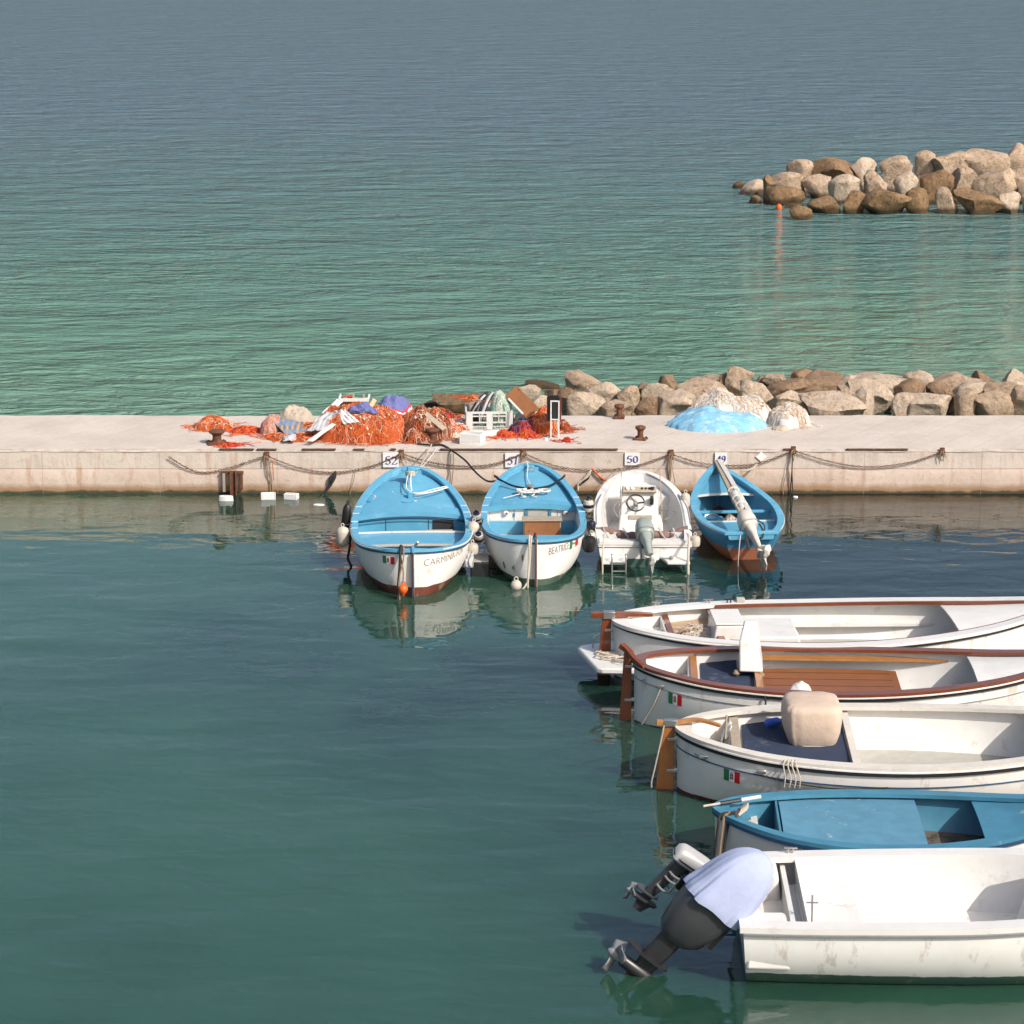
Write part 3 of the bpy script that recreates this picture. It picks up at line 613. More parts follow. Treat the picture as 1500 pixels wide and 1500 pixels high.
tag(t_.mesh(90, 44, stripe).build('striped_tarp', ['indigo', 'red_stripe', 'white_cloth'], loc=t_.c, smooth=60), 'domed indigo cover with a red and white striped hem behind the nets', 'tarp')
# the white frame behind the nets
p = atY(518, 600, 47.3); t = thing('net_frame', 'white wooden frame full of orange net behind the indigo cloth', 'frame', (p.x, 47.3, QZ))
zt = atY(518, 586, 47.3).z - QZ
q = MB(); q.box((0, 0, zt), (.56, .03, .06)); q.box((-.27, .25, zt), (.03, .46, .05)); q.box((.27, .25, zt), (.03, .46, .05)); q.build('rail', 'foam', t, bevel=.005)
for i, x in enumerate((0, .19)):
    q = MB(); q.box((x, .03, zt / 2 + .05), (.04, .03, zt + .1 + .02 * i)); q.box((x + .03, .028, zt + .03), (.10, .02, .025)); q.build('stick', 'greywood', t, bevel=.004)
for x in (-.27, .27):
    q = MB(); q.box((x, 0, zt / 2 - .02), (.035, .034, zt - .03)); q.build('leg', 'greywood', t)
h2 = Heap(p.x - .08, 47.45, .24, .14, zt + .02, .5, .2, 6, 39)
net_heap(h2, 'net_orange', o2, 'orange net stuffed inside the white wooden frame', 60, .006)
q = MB(); a, c = atY(541, 598, 46.15), atY(549, 585, 46.25); q.bar(a, c, .09, .06, (0, -1, 0)); mesh_thing(q, 'wood_block', 'honey', 'short brown wood block lying between the indigo cloth and the striped cover', 'wood', bevel=.008)
q = MB(); q.bar(atY(623, 606, 46.0), atY(651, 629, 45.75), .11, .03, (0, -.6, 1)); mesh_thing(q, 'grey_plank', 'greywood', 'grey plank leaning on the rust brown net heap', 'plank', bevel=.005)

# plastic crate and what is piled round it
a = at(682, 633, QZ); c = at(749, 633, QZ); CW = c.x - a.x; CD = .78; CH = atY(700, 603, a.y).z - QZ
ct = thing('plastic_crate', 'big pale grey plastic crate with lattice sides standing on the quay', 'crate', ((a.x + c.x) / 2, a.y + CD / 2, QZ), R(2))
q = MB(); t_ = .03
def crate_side(A, B_, out):
    A = Vector(A); B_ = Vector(B_); d = B_ - A; L = d.length; ax = d.normalized()
    def bar(u0, u1, z0, z1):
        m_ = A + ax * ((u0 + u1) / 2 * L); q.box((m_.x, m_.y, (z0 + z1) / 2), ((u1 - u0) * L if abs(ax.x) > .5 else t_, (u1 - u0) * L if abs(ax.y) > .5 else t_, z1 - z0))
    for u in (0.0, .44, .86): bar(u + .001, u + .139, 0.001, CH - .041)
    bar(0, 1, CH - .04, CH)
    for i in range(2):
        u0 = .14 + .42 * i; u1 = .44 + .42 * i
        bar(u0, u1, .002, .05); bar(u0, u1, .17, .195); bar(u0, u1, .29, .31)
        bar((u0 + u1) / 2 - .01, (u0 + u1) / 2 + .01, .199, CH - .042)
        for k in range(9):
            uu = u0 + (u1 - u0) * (k + .5) / 9; bar(uu - .006, uu + .006, .052, .10)
        bar(u0, u1, .102, .112)
crate_side((-CW / 2, -CD / 2, 0), (CW / 2, -CD / 2, 0), -1); crate_side((-CW / 2, CD / 2, 0), (CW / 2, CD / 2, 0), 1)
crate_side((-CW / 2 - .0, -CD / 2 + .02, 0), (-CW / 2, CD / 2 - .02, 0), 0); crate_side((CW / 2, -CD / 2 + .02, 0), (CW / 2, CD / 2 - .02, 0), 0)
q.build('crate_body', 'crate', ct)
q = MB(); q.box((0, 0, .035), (CW - .04, CD - .04, .02)); q.build('crate_floor', 'crate', ct)
cy_ = a.y + CD / 2
def heap_at(cx, cy, rx, ry, z0, h, **k):
    hh = Heap(cx, cy, rx, ry, h, **k); hh.c.z = z0; return hh
mg = atY(734, 600, cy_)
h_ = heap_at(mg.x, cy_ - .05, .23, .30, QZ + .05, atY(734, 575, cy_).z - QZ - .05, pw=.4, amp=.2, fr=5, seed=41)
t = thing('mint_net', 'mint green net bundle heaped in the right half of the plastic crate', 'fishing nets', h_.c)
h_.mesh().build('net_mass', 'net_mint', t, smooth=60); h_.strands(130, .006, 2).build('twine', ['net_mint', 'net_white'], t)
b0 = atY(700, 606, cy_ - .1); b1 = atY(718, 574, cy_ + .05)
q = MB()
for k in range(9):
    dx = (k - 4) * .028; q.tube(smooth_path([(b0.x + dx - .06, cy_ - .12 + rnd.uniform(-.06, .06), QZ + .12), (b0.x + dx, cy_ - .1 + rnd.uniform(-.08, .08), b0.z + .02), ((b0.x + b1.x) / 2 + dx * .8, cy_ + rnd.uniform(-.06, .06), (b0.z + b1.z) / 2 + .05), (b1.x + dx * .6, b1.y, b1.z + rnd.uniform(-.03, .0))]), .028, 6, mi=k % 3 == 1)
mesh_thing(q, 'black_bundle', ['black', 'grey_cloth'], 'bundle of black tarpaulin folds leaning in the middle of the plastic crate', 'tarp')
p = atY(693, 600, cy_ + .1); q = MB(); q.box((p.x, cy_ + .12, QZ + .28), (.13, .16, .46)); mesh_thing(q, 'carton', 'greywood', 'small tan carton standing in the left of the plastic crate', 'carton', bevel=.006)
net_heap(heap_at(atY(694, 590, cy_ + .1).x, cy_ + .12, .10, .10, QZ + .51, .05, pw=.5, amp=.3, fr=8, seed=42), 'net_orange', o2, 'orange net wad on top of the tan carton in the crate', 26, .006)
q = MB(); q.bar(atY(748, 573, 46.9), atY(781, 606, 46.5), .30, .025, (0, -1, .35)); mesh_thing(q, 'brown_board', 'plywood', 'brown plywood board leaning between the plastic crate and the boulders', 'board', bevel=.004)
q = MB(); q.bar(atY(745, 584, 46.6), atY(766, 606, 46.3), .035, .02, (0, -1, .35)); mesh_thing(q, 'white_batten', 'foam', 'thin white batten leaning beside the brown board', 'batten')
p = at(712, 639, QZ); q = MB(); q.loft([(0, 0, 0, .22, .10, 3), (.01, 0, 0, .24, .11, 3), (.05, .03, .01, .26, .12, 3), (.055, .03, .01, .20, .08, 3)], n=28); tag(q.build('foam_sheet', 'foam', loc=p, rot=(R(12), R(-6), .1)), 'white foam lid propped in front of the plastic crate', 'foam lid')
scrap('crumpled white foam lid lying left of the plastic crate', 664, 624, QZ + .03, .17, .10, 'foam lid', None)
a = at(690, 657, QZ); foam = thing('foam_box', 'open white foam fish box at the quay edge in front of the plastic crate', 'foam box', (at(692, 651, QZ).x, at(692, 651, QZ).y + .08, QZ), R(-18))
q = MB(); q.box((0, 0, .02), (.40, .30, .04))
for s in (-1, 1):
    q.box((s * .185, 0, .1205), (.03, .30, .16)); q.box((0, s * .135, .12), (.339, .029, .159))
q.build('box_body', 'foam', foam, bevel=.008)

# black lamp box on its white stand
p = at(812, 643, QZ); yL = p.y + .06
sc_ = lambda x, y: atY(x, y, yL)
t = thing('lamp_box', 'black ribbed box with a white framed dark front on a thin legged white stand', 'flood lamp', (sc_(812, 600).x, yL, QZ), R(-7))
W = sc_(820, 600).x - sc_(804, 600).x; z0, z1 = sc_(812, 617).z - QZ, sc_(812, 582).z - QZ
q = MB(); q.box((-.025, .07, (z0 + z1) / 2), (W * 1.15, .10, z1 - z0))
for k in range(6): q.box((-.025 - W / 2 + W * (k + .5) / 6, .07, z1 + .008), (W / 9, .11, .03))
q.build('casing', 'black', t, bevel=.004)
q = MB(); q.box((W / 2 + .006, .075, (z0 + z1) / 2), (.02, .11, z1 - z0 - .02)); q.build('side_panel', 'maroon', t)
q = MB(); fw = W * .72; fx = .01; zf1 = z1 - .06
for s in (-1, 1): q.box((fx + s * fw / 2, 0, zf1 / 2), (.024, .03, zf1))
q.box((fx, 0, zf1 - .012), (fw - .026, .028, .024)); q.box((fx, 0, z0 + .03), (fw - .026, .028, .024)); q.build('white_stand', 'white_clean', t, bevel=.003)
q = MB(); q.box((fx, .012, (zf1 + z0) / 2), (fw - .06, .014, zf1 - z0 - .10)); q.build('glass_panel', 'screen', t)
q = MB()
for s in (-1, 1): q.tube([(fx + s * .03, .01, z0 + .02), (fx + s * .015, .012, z0 - .10), (fx + s * .04, .02, z0 - .16)], .006, 5)
q.build('cable', 'darkrope', t)
scrap('small dark stone chip lying on the deck left of the lamp box', 800, 644, QZ + .02, .03, .06, 'stone', None)

# light blue tarp and pale nets on the right
tb = heap_px(979, 1121, 599, 634, .62, pw=.55, amp=.30, fr=1.5, seed=51)
tag(tb.mesh(110, 26).build('blue_tarp', 'tarp_blue', loc=tb.c, smooth=70), 'large light blue tarp domed over a heap on the right of the quay', 'tarp')
w1 = heap_px(1002, 1134, 578, 627, .46, pw=.52, amp=.36, fr=2.6, seed=52); w1.c.y = tb.c.y + .38
net_heap(w1, 'net_white', ['net_white', 'net_pale', 'net_white'], 'broad white net heap bulging out behind the light blue tarp', 260, .006, corks=14)
w2 = heap_px(1124, 1186, 593, 628, .36, pw=.55, amp=.36, fr=3, seed=53)
net_heap(w2, 'net_white', ['net_white', 'net_pale'], 'smaller white net heap right of the light blue tarp', 120, .006)
scrap('torn white foam block in front of the smaller white net heap', 1152, 625, QZ + .03, .14, .22, 'foam scrap')
scrap('white foam corner piece at the right end of the net heaps', 1171, 622, QZ + .03, .09, .15, 'foam scrap')

# ------------------------------------------------------------------ boulders
def rock_mat(name, a, b_, dk):
    m = bpy.data.materials.new(name); nt, b = nodes(m)
    c = ramp(nt, noise_n(nt, 2.6, 6, .7), [(.28, a), (.55, b_), (.8, tuple(min(1, q * 1.12) for q in b_))])
    c = mixc(nt, c, dk, ramp(nt, noise_n(nt, 6, 7, .8), [(.50, 0.0), (.64, .8)]))
    g = nt.nodes.new('ShaderNodeNewGeometry'); sp = nt.nodes.new('ShaderNodeSeparateXYZ'); nt.links.new(g.outputs['Position'], sp.inputs[0])
    wl = nt.nodes.new('ShaderNodeMath'); wl.operation = 'MULTIPLY_ADD'; nt.links.new(noise_n(nt, 3, 4), wl.inputs[0]); wl.inputs[1].default_value = .22; nt.links.new(sp.outputs[2], wl.inputs[2])
    c = mixc(nt, c, (.075, .045, .018), ramp(nt, wl.outputs[0], [(.22, .9), (.34, 0.0)]))
    nt.links.new(c, b.inputs['Base Color']); b.inputs['Roughness'].default_value = .9
    x = bumpn(nt, noise_n(nt, 3.5, 8, .7), .16); x = bumpn(nt, noise_n(nt, 22, 5, .75), .03, 1, x); nt.links.new(x, b.inputs['Normal'])
    return m
mat['rock_pale'] = rock_mat('pale_limestone', (.47, .35, .25), (.64, .515, .395), (.27, .175, .105))
mat['rock_tan'] = rock_mat('tan_limestone', (.38, .26, .17), (.56, .42, .30), (.15, .09, .05))
mat['rock_brown'] = rock_mat('brown_weathered_rock', (.19, .115, .06), (.35, .23, .14), (.08, .045, .025))
mat['rock_moss'] = rock_mat('mossy_shore_rock', (.17, .095, .04), (.32, .20, .105), (.07, .04, .02))
import bmesh as _bm
def rock(label, c, rx, ry, rz, m, seed, down=1.0, flat=0, group=None, cat='rock', rot=0, sub=4):
    r_ = random.Random(seed * 7 + 3); bm = _bm.new(); _bm.ops.create_icosphere(bm, subdivisions=sub, radius=1)
    cuts = []
    for k in range(r_.randint(9, 13)):
        d = Vector((r_.gauss(0, 1), r_.gauss(0, 1), r_.gauss(0, .8))).normalized(); cuts.append((d, r_.uniform(.48, .84)))
    if flat: cuts.append((Vector((.05, -.1, 1)).normalized(), flat))
    off = Vector((seed * 3.1, seed * 1.7, 0))
    for v in bm.verts:
        p = v.co.copy()
        for d, h in cuts:
            e = p.dot(d) - h
            if e > 0: p -= d * e * .97
        n = noise.fractal(p * 1.6 + off, 1, 2, 5) * .10 + noise.fractal(p * 5 + off, .9, 2, 4) * .035
        v.co = p * (1 + n)
    lo = Vector([min(v.co[i] for v in bm.verts) for i in range(3)]); hi = Vector([max(v.co[i] for v in bm.verts) for i in range(3)])
    for v in bm.verts:
        p = Vector([2 * (v.co[i] - lo[i]) / (hi[i] - lo[i]) - 1 for i in range(3)]) * 1.06
        if p.z < -.2: p.z = -.2 + (p.z + .2) * (down * 1.25 - .25)
        v.co = Vector((p.x * rx, p.y * ry, p.z * rz))
    me = bpy.data.meshes.new('boulder'); bm.to_mesh(me); bm.free(); me.materials.append(mat[m])
    me.polygons.foreach_set('use_smooth', [True] * len(me.polygons)); me.set_sharp_from_angle(angle=R(38))
    o = bpy.data.objects.new('boulder', me); COL.objects.link(o); o.location = c; o.rotation_euler = (0, r_.uniform(-.28, .28), rot)
    return tag(o, label, cat, group)
G1 = 'boulders heaped behind the quay'
RK = [  # centre px, width, height, rows nearer or farther, material, label
 (857, 565, 62, 34, 51.0, 'rock_tan', 'big grey brown boulder, tallest left of the pale ones, behind the lamp box'),
 (832, 581, 30, 26, 50.1, 'rock_brown', 'small brown boulder just right of the lamp box top'),
 (858, 593, 54, 36, 49.3, 'rock_pale', 'pale rounded boulder at the quay edge right of the lamp box'),
 (886, 578, 50, 40, 49.9, 'rock_pale', 'smooth pale slab boulder leaning behind the rear bollard'),
 (903, 600, 50, 26, 48.9, 'rock_tan', 'low grey tan boulder directly behind the rear bollard'),
 (920, 580, 34, 34, 49.7, 'rock_tan', 'upright boulder right of the smooth pale slab'),
 (947, 597, 38, 30, 49.0, 'rock_brown', 'dark squarish boulder at the quay edge right of the rear bollard'),
 (942, 575, 30, 26, 50.3, 'rock_brown', 'brown boulder squeezed behind the dark squarish one'),
 (963, 576, 46, 32, 50.0, 'rock_pale', 'pale boulder behind the dark squarish one, leaning right'),
 (978, 561, 30, 24, 51.3, 'rock_brown', 'small brown boulder with a pointed top beside the sea'),
 (993, 591, 62, 42, 49.1, 'rock_pale', 'broad pale boulder at the quay edge left of the light blue tarp'),
 (1032, 575, 86, 38, 50.0, 'rock_tan', 'widest tan boulder, lying behind the white net heap'),
 (1042, 559, 44, 20, 51.4, 'rock_tan', 'flat topped boulder behind the widest tan one'),
 (1063, 560, 20, 26, 51.0, 'rock_brown', 'narrow brown boulder under the tallest boulder at its left'),
 (1083, 553, 40, 32, 50.9, 'rock_tan', 'tallest block of the boulder row with a square top'),
 (1079, 570, 28, 22, 50.3, 'rock_tan', 'small tan boulder in front of the tallest block'),
 (1107, 578, 52, 38, 49.7, 'rock_pale', 'pale boulder behind the white nets, right of the tallest block'),
 (1118, 560, 26, 18, 51.2, 'rock_brown', 'small brown boulder at the sea side between two large ones'),
 (1137, 559, 40, 24, 51.0, 'rock_tan', 'tan boulder stacked on the long slanting one'),
 (1150, 571, 74, 26, 50.2, 'rock_brown', 'long slanting brown boulder near the right of the row'),
 (1156, 590, 58, 36, 49.3, 'rock_pale', 'pale boulder behind the smaller white net heap'),
 (1176, 552, 36, 24, 51.2, 'rock_brown', 'dark shaded boulder above the right end of the long slanting one'),
 (690, 587, 112, 27, 52.1, 'rock_moss', 'long flat mossy brown rock lying in the sea behind the plastic crate'),
 (773, 578, 40, 28, 50.4, 'rock_pale', 'pale knobbly boulder behind the brown board'),
 (789, 594, 34, 32, 49.2, 'rock_pale', 'pale boulder beside the brown board, left of the lamp box'),
 (809, 577, 22, 16, 50.8, 'rock_brown', 'small brown rock in the sea behind the lamp box'),
]
def place_rock(i, px, py, w_, h_, Y, m, lb, zmin=-.25, grp=G1, sub=4):
    c = atY(px, py, Y); k = 1 / proj_s(c); rx = w_ / 2 * k; rz = h_ / 2 * k
    down = max(1.0, (c.z - zmin) / rz); down = min(down, 3.2)
    return rock(lb, c, rx, max(rx * .75, .22), rz, m, i + 1, down, group=grp, sub=sub)
def proj_s(p): return F / (p.y * math.cos(P) + (H - p.z) * math.sin(P))
for i, r_ in enumerate(RK): place_rock({22: 207, 20: 433}.get(i, i), *r_)
rr = random.Random(5)
xx = 1190
for k in range(20):                    # the row goes on to the right of the photograph
    w_ = rr.choice([34, 44, 60, 72, 96]); front = k % 3
    place_rock(60 + k, xx, (566, 592, 578)[front] - rr.uniform(0, 8), w_, rr.uniform(26, 44), (51.0, 49.2, 50.1)[front], rr.choice(['rock_pale', 'rock_tan', 'rock_brown']), 'boulder of the row going on to the right of the white nets')
    xx += w_ * .28
FR = [(1083, 270, 18, 12, 'rock_moss', 'small dark rock at the very tip of the far rocky point'),
 (1101, 275, 42, 19, 'rock_pale', 'pale flat topped rock near the tip of the far rocky point'),
 (1107, 292, 17, 12, 'rock_moss', 'small brown rock alone in the water below the far point'),
 (1126, 270, 18, 26, 'rock_moss', 'upright brown rock behind the pale flat one on the far point'),
 (1152, 266, 50, 26, 'rock_tan', 'broad grey tan rock in the upper middle of the far point'),
 (1172, 249, 38, 30, 'rock_tan', 'smooth tan rock on top of the far point'),
 (1151, 286, 58, 28, 'rock_moss', 'large brown rock at the waterline of the far point'),
 (1129, 291, 22, 14, 'rock_moss', 'dark little rock wedged left of the large waterline rock'),
 (1162, 302, 26, 7, 'rock_moss', 'thin wet rock just breaking the water below the far point'),
 (1174, 312, 32, 24, 'rock_moss', 'brown rock nearest to the quay at the right of the far point'),
 (1196, 272, 44, 30, 'rock_tan', 'tan rock further right on the far point beyond the smooth one'),
 (1206, 300, 46, 26, 'rock_moss', 'brown waterline rock further right on the far point')]
rf = random.Random(9); NF = len(FR); xx = 1222
for k in range(22): FR.append((xx, (252 - (xx - 1200) * .07, 273 - (xx - 1200) * .04, 295)[k % 3], rf.choice([36, 46, 58, 76]), rf.uniform(28, 42), rf.choice(['rock_tan', 'rock_moss', 'rock_pale']), 'rock of the far point going on to the right')); xx += 15
for i, (px, py, w_, h_, m, lb) in enumerate(FR):
    low = py + h_ / 2; g_ = at(px, min(low, 322), 0); Y = g_.y + w_ / 2 / 43 * .5
    if i in (3, 4, 5, 10): Y = at(px, 296, 0).y + (1.2 if i != 5 else 2.2)
    if i >= NF: Y = at(px, 312, 0).y + (5.0, 2.4, 0)[(i - NF) % 3]
    place_rock(30 + i, px, py, w_, h_, Y, m, lb, -.3, 'rocks of the far point', 3)
p = at(1141, 306, 0); by = thing('marker_buoy', 'small orange buoy floating below the far rocky point', 'buoy', p)
q = MB(); q.lathe([(.0, -.08), (.09, -.05), (.11, .03), (.09, .11), (.03, .17), (.0, .18)], n=14); q.build('float', 'buoy_orange', by)
q = MB(); q.tube([(.03 * math.cos(a), 0, .19 + .03 * math.sin(a)) for a in [k * .7 for k in range(9)]], .008, 5, True); q.build('eye', 'darkrope', by)
# reef just under the surface
place_rock(80, 800, 564, 60, 7, at(800, 566, 0).y, 'rock_moss', 'low dark reef rock awash in the sea behind the lamp box', -.3)
place_rock(81, 640, 591, 40, 8, at(640, 594, 0).y, 'rock_moss', 'dark rock awash in the sea left of the long mossy rock', -.3)
# ------------------------------------------------------------------ boats
def curve(pts):
    def f(t):
        if t <= pts[0][0]: return pts[0][1]
        if t >= pts[-1][0]: return pts[-1][1]
        for i in range(len(pts) - 1):
            if t <= pts[i + 1][0]:
                (t0, a), (t1, b) = pts[i], pts[i + 1]
                s0 = (pts[i + 1][1] - pts[i - 1][1]) / (pts[i + 1][0] - pts[i - 1][0]) if i else (b - a) / (t1 - t0)
                s1 = (pts[i + 2][1] - a) / (pts[i + 2][0] - t0) if i + 2 < len(pts) else (b - a) / (t1 - t0)
                h = t1 - t0; u = (t - t0) / h
                return (2 * u ** 3 - 3 * u * u + 1) * a + (u ** 3 - 2 * u * u + u) * h * s0 + (-2 * u ** 3 + 3 * u * u) * b + (u ** 3 - u * u) * h * s1
    return f
class Hull:
    """x along the keel (t=0 stern .. t=1 bow), y to port, z up from the waterline"""
    def __init__(s, L, B, tm, sheer, keel=-.28, e0=(2.2, 1.35), e1=(2.0, 1.25), transom=None, m=2.2, n=1.5, rake0=.04, rake1=.10):
        s.L, s.B, s.tm, s.h, s.k = L, B, tm, curve(sheer), keel
        s.e0, s.e1, s.tr, s.m, s.n, s.r0, s.r1 = e0, e1, transom, m, n, rake0, rake1
    def b(s, t):
        if t < s.tm:
            d = (s.tm - t) / s.tm
            if s.tr is not None: return s.B - (s.B - s.tr) * d ** 2.2
            p, q = s.e0
        else: d = (t - s.tm) / (1 - s.tm); p, q = s.e1
        return max(s.B * max(0, 1 - d ** p) ** (1 / q), .022)
    def x(s, t, z):
        h = s.h(t); f = max(-.4, min(1.2, z / h)); g1 = max(0, (t - .75) / .25) ** 2; g0 = max(0, (.25 - t) / .25) ** 2
        return (t - .5) * s.L - s.r1 * (1 - f) * g1 + s.r0 * (1 - f) * g0
    def hw(s, t, z):
        h = s.h(t); v = max(0, min(1, (h - z) / (h - s.k)))
        return max(s.b(t) * (1 - v ** s.m) ** (1 / s.n), .016)
    def pt(s, t, z, side, off=0):
        return Vector((s.x(t, z), side * (s.hw(t, z) + off), z))
    def npt(s, t, z, side, off):        # point pushed out along the local outward normal
        e = .004; p = s.pt(t, z, side); a = s.pt(min(1, t + e), z, side) - s.pt(max(0, t - e), z, side); c = s.pt(t, z + .01, side) - s.pt(t, z - .01, side)
        n = a.cross(c).normalized()
        if n.y * side < 0: n = -n
        return p + n * off
    def ts(s, n=40, t0=0., t1=1.): return [t0 + (t1 - t0) * (1 - math.cos(math.pi * i / n)) / 2 for i in range(n + 1)]
    def lat(s, y, z, near=True):        # station where the half width reaches y, on the stern side
        a, c = 0.0, s.tm
        for _ in range(40):
            q = (a + c) / 2
            if s.hw(q, z) < y: a = q
            else: c = q
        return a
    def skin(s, m, parent, z1=None, name='hull'):
        T = s.ts(56); J = 18; b = MB(); n = len(T)
        for side in (1, -1):
            vs = []
            for t in T:
                h = s.h(t)
                for j in range(J + 1):
                    z = h - (h - s.k) * (j / J) ** .8; vs.append(s.pt(t, z, side))
            fs = []
            for i in range(n - 1):
                for j in range(J):
                    a = i * (J + 1) + j; q = (a, a + 1, a + J + 2, a + J + 1); fs.append(q if side > 0 else q[::-1])
            b.add(vs, fs)
        for ti in (0, n - 1):           # close stem / transom
            A = [s.pt(T[ti], s.h(T[ti]) - (s.h(T[ti]) - s.k) * (j / J) ** .8, 1) for j in range(J + 1)]
            C = [Vector((p.x, -p.y, p.z)) for p in A]
            b.add(A + C, [((j, J + 1 + j, J + 2 + j, j + 1) if ti == 0 else (j, j + 1, J + 2 + j, J + 1 + j)) for j in range(J)])
        return b.build(name, m, parent, smooth=55)
    def inner(s, m, parent, zf, th=.035, t0=0.02, t1=.98, name='inner_planking'):
        T = s.ts(44, t0, t1); J = 8; b = MB()
        for side in (1, -1):
            vs = []
            for t in T:
                h = s.h(t) - .01; zb = zf(t) if callable(zf) else zf
                for j in range(J + 1):
                    z = h + (zb - h) * j / J; vs.append((s.x(t, z) * (1 - 2 * th / s.L), side * max(s.hw(t, z) - th, .006), z))
            fs = []
            for i in range(len(T) - 1):
                for j in range(J):
                    a = i * (J + 1) + j; q = (a, a + 1, a + J + 2, a + J + 1); fs.append(q[::-1] if side > 0 else q)
            b.add(vs, fs)
        for ti in (0, len(T) - 1):
            t = T[ti]; h = s.h(t) - .01; zb = zf(t) if callable(zf) else zf
            A = [Vector((s.x(t, h + (zb - h) * j / J) * (1 - 2 * th / s.L), max(s.hw(t, h + (zb - h) * j / J) - th, .006), h + (zb - h) * j / J)) for j in range(J + 1)]
            b.add(A + [Vector((p.x, -p.y, p.z)) for p in A], [(j, j + 1, J + 2 + j, J + 1 + j) for j in range(J)])
        return b.build(name, m, parent, smooth=55)
    def plate(s, m, parent, t0, t1, z, name, camber=0, inset=.04, th=.02, plan=None, wmax=None, n=18):
        """deck-like plate from t0 to t1 lying inside the hull; z number or function of t"""
        b = MB(); zf = z if callable(z) else (lambda t: z); K = 12
        def P_(u, v, d=0):
            t = t0 + (t1 - t0) * u; zz = zf(t); w_ = max(s.hw(t, zz) - inset, .005)
            if wmax: w_ = min(w_, wmax)
            q = 2 * v - 1
            return (s.x(t, zz) * (1 - 2 * inset / s.L if abs(t - .5) > .3 else 1), q * w_, zz + camber * (1 - q * q) - d)
        b.grid(lambda u, v: P_(u, v), n, K); b.grid(lambda u, v: P_(u, 1 - v, th), n, K)
        for e in (0, 1): b.grid(lambda u, v: P_(e, u if e else 1 - u, v * th), K, 1)
        return b.build(name, m, parent, smooth=35)
    def bulk(s, m, parent, t, z0, z1, name='bulkhead', inset=.035, th=.025, camber=0, y0=-1, y1=1):
        b = MB()
        def P_(u, v, d):
            q = y0 + (y1 - y0) * u; z = z0 + (z1 - z0) * v; w_ = max(s.hw(t, z) - inset, .01); return ((t - .5) * s.L + d, q * w_, z + camber * (1 - q * q) * v)
        b.grid(lambda u, v: P_(u, v, -th / 2), 14, 5); b.grid(lambda u, v: P_(1 - u, v, th / 2), 14, 5)
        b.grid(lambda u, v: P_(u, 1, -th / 2 + v * th), 14, 1)
        return b.build(name, m, parent, smooth=35)
    def thwart(s, m, parent, t, z, wd, th=.03, name='thwart', inset=.03, y0=-1, y1=1):
        dt = wd / s.L / 2; a, c = s.hw(t - dt, z) - inset, s.hw(t + dt, z) - inset; xa, xc = (t - dt - .5) * s.L, (t + dt - .5) * s.L
        q = [(xa, a * y0, z - th), (xc, c * y0, z - th), (xc, c * y1, z - th), (xa, a * y1, z - th)]
        return MB().hexa(q + [(x, y, zz + th) for x, y, zz in q]).build(name, m, parent, bevel=.006)
    def rail(s, m, parent, wi=.075, wo=.025, th=.04, zo=.015, name='gunwale', t0=0., t1=1., close=True, wend=None, nn=64, mi=0):
        T = s.ts(nn, t0, t1); pts = [(t, 1) for t in T] + [(t, -1) for t in reversed(T)]
        vs = []; wend = wend or wi * 1.3
        for t, sd_ in pts:
            h = s.h(t); x = s.x(t, h); bb = s.b(t)
            ext = wo * max(0, 1 - min(t, 1 - t) * 12); sg = 1 if t > .5 else -1
            xo = x + sg * ext; xi = x if abs(x) < s.L / 2 - wend else sg * (s.L / 2 - wend)
            yi = max(bb - wi, .004); yo = bb + wo
            for (xx, yy, zz) in ((xo, yo, h + zo), (xi, yi, h + zo), (xi, yi, h + zo - th), (xo, yo, h + zo - th)): vs.append((xx, sd_ * yy, zz))
        N = len(pts); fs = []
        for i in range(N):
            j = (i + 1) % N
            if not close and (i == len(T) - 1 and t1 < 1 or i == N - 1 and t0 > 0): continue
            for k in range(4): fs.append((i * 4 + k, i * 4 + (k + 1) % 4, j * 4 + (k + 1) % 4, j * 4 + k))
        return MB().add(vs, fs, mi).build(name, m, parent, smooth=40)
    def strake(s, m, parent, dz, r, off, name='rub_rail', t0=0., t1=1., closed=True):
        T = s.ts(50, t0, t1); pts = [s.pt(t, s.h(t) + dz, 1, off) for t in T] + [s.pt(t, s.h(t) + dz, -1, off) for t in reversed(T)]
        return MB().tube(pts, r, 6, closed).build(name, m, parent)
    def arc(s, z, side, n=160):
        T = s.ts(n); P_ = [s.pt(t, z, side) for t in T]; acc = [0]
        for a, c in zip(P_, P_[1:]): acc.append(acc[-1] + (c - a).length)
        return T, acc
    def at_s(s, T, acc, q):
        q = max(0, min(acc[-1], q))
        for i in range(len(T) - 1):
            if acc[i + 1] >= q: return T[i] + (T[i + 1] - T[i]) * (q - acc[i]) / max(1e-9, acc[i + 1] - acc[i])
        return T[-1]
    def s_of(s, T, acc, t):
        for i in range(len(T) - 1):
            if T[i + 1] >= t: return acc[i] + (acc[i + 1] - acc[i]) * (t - T[i]) / (T[i + 1] - T[i])
        return acc[-1]
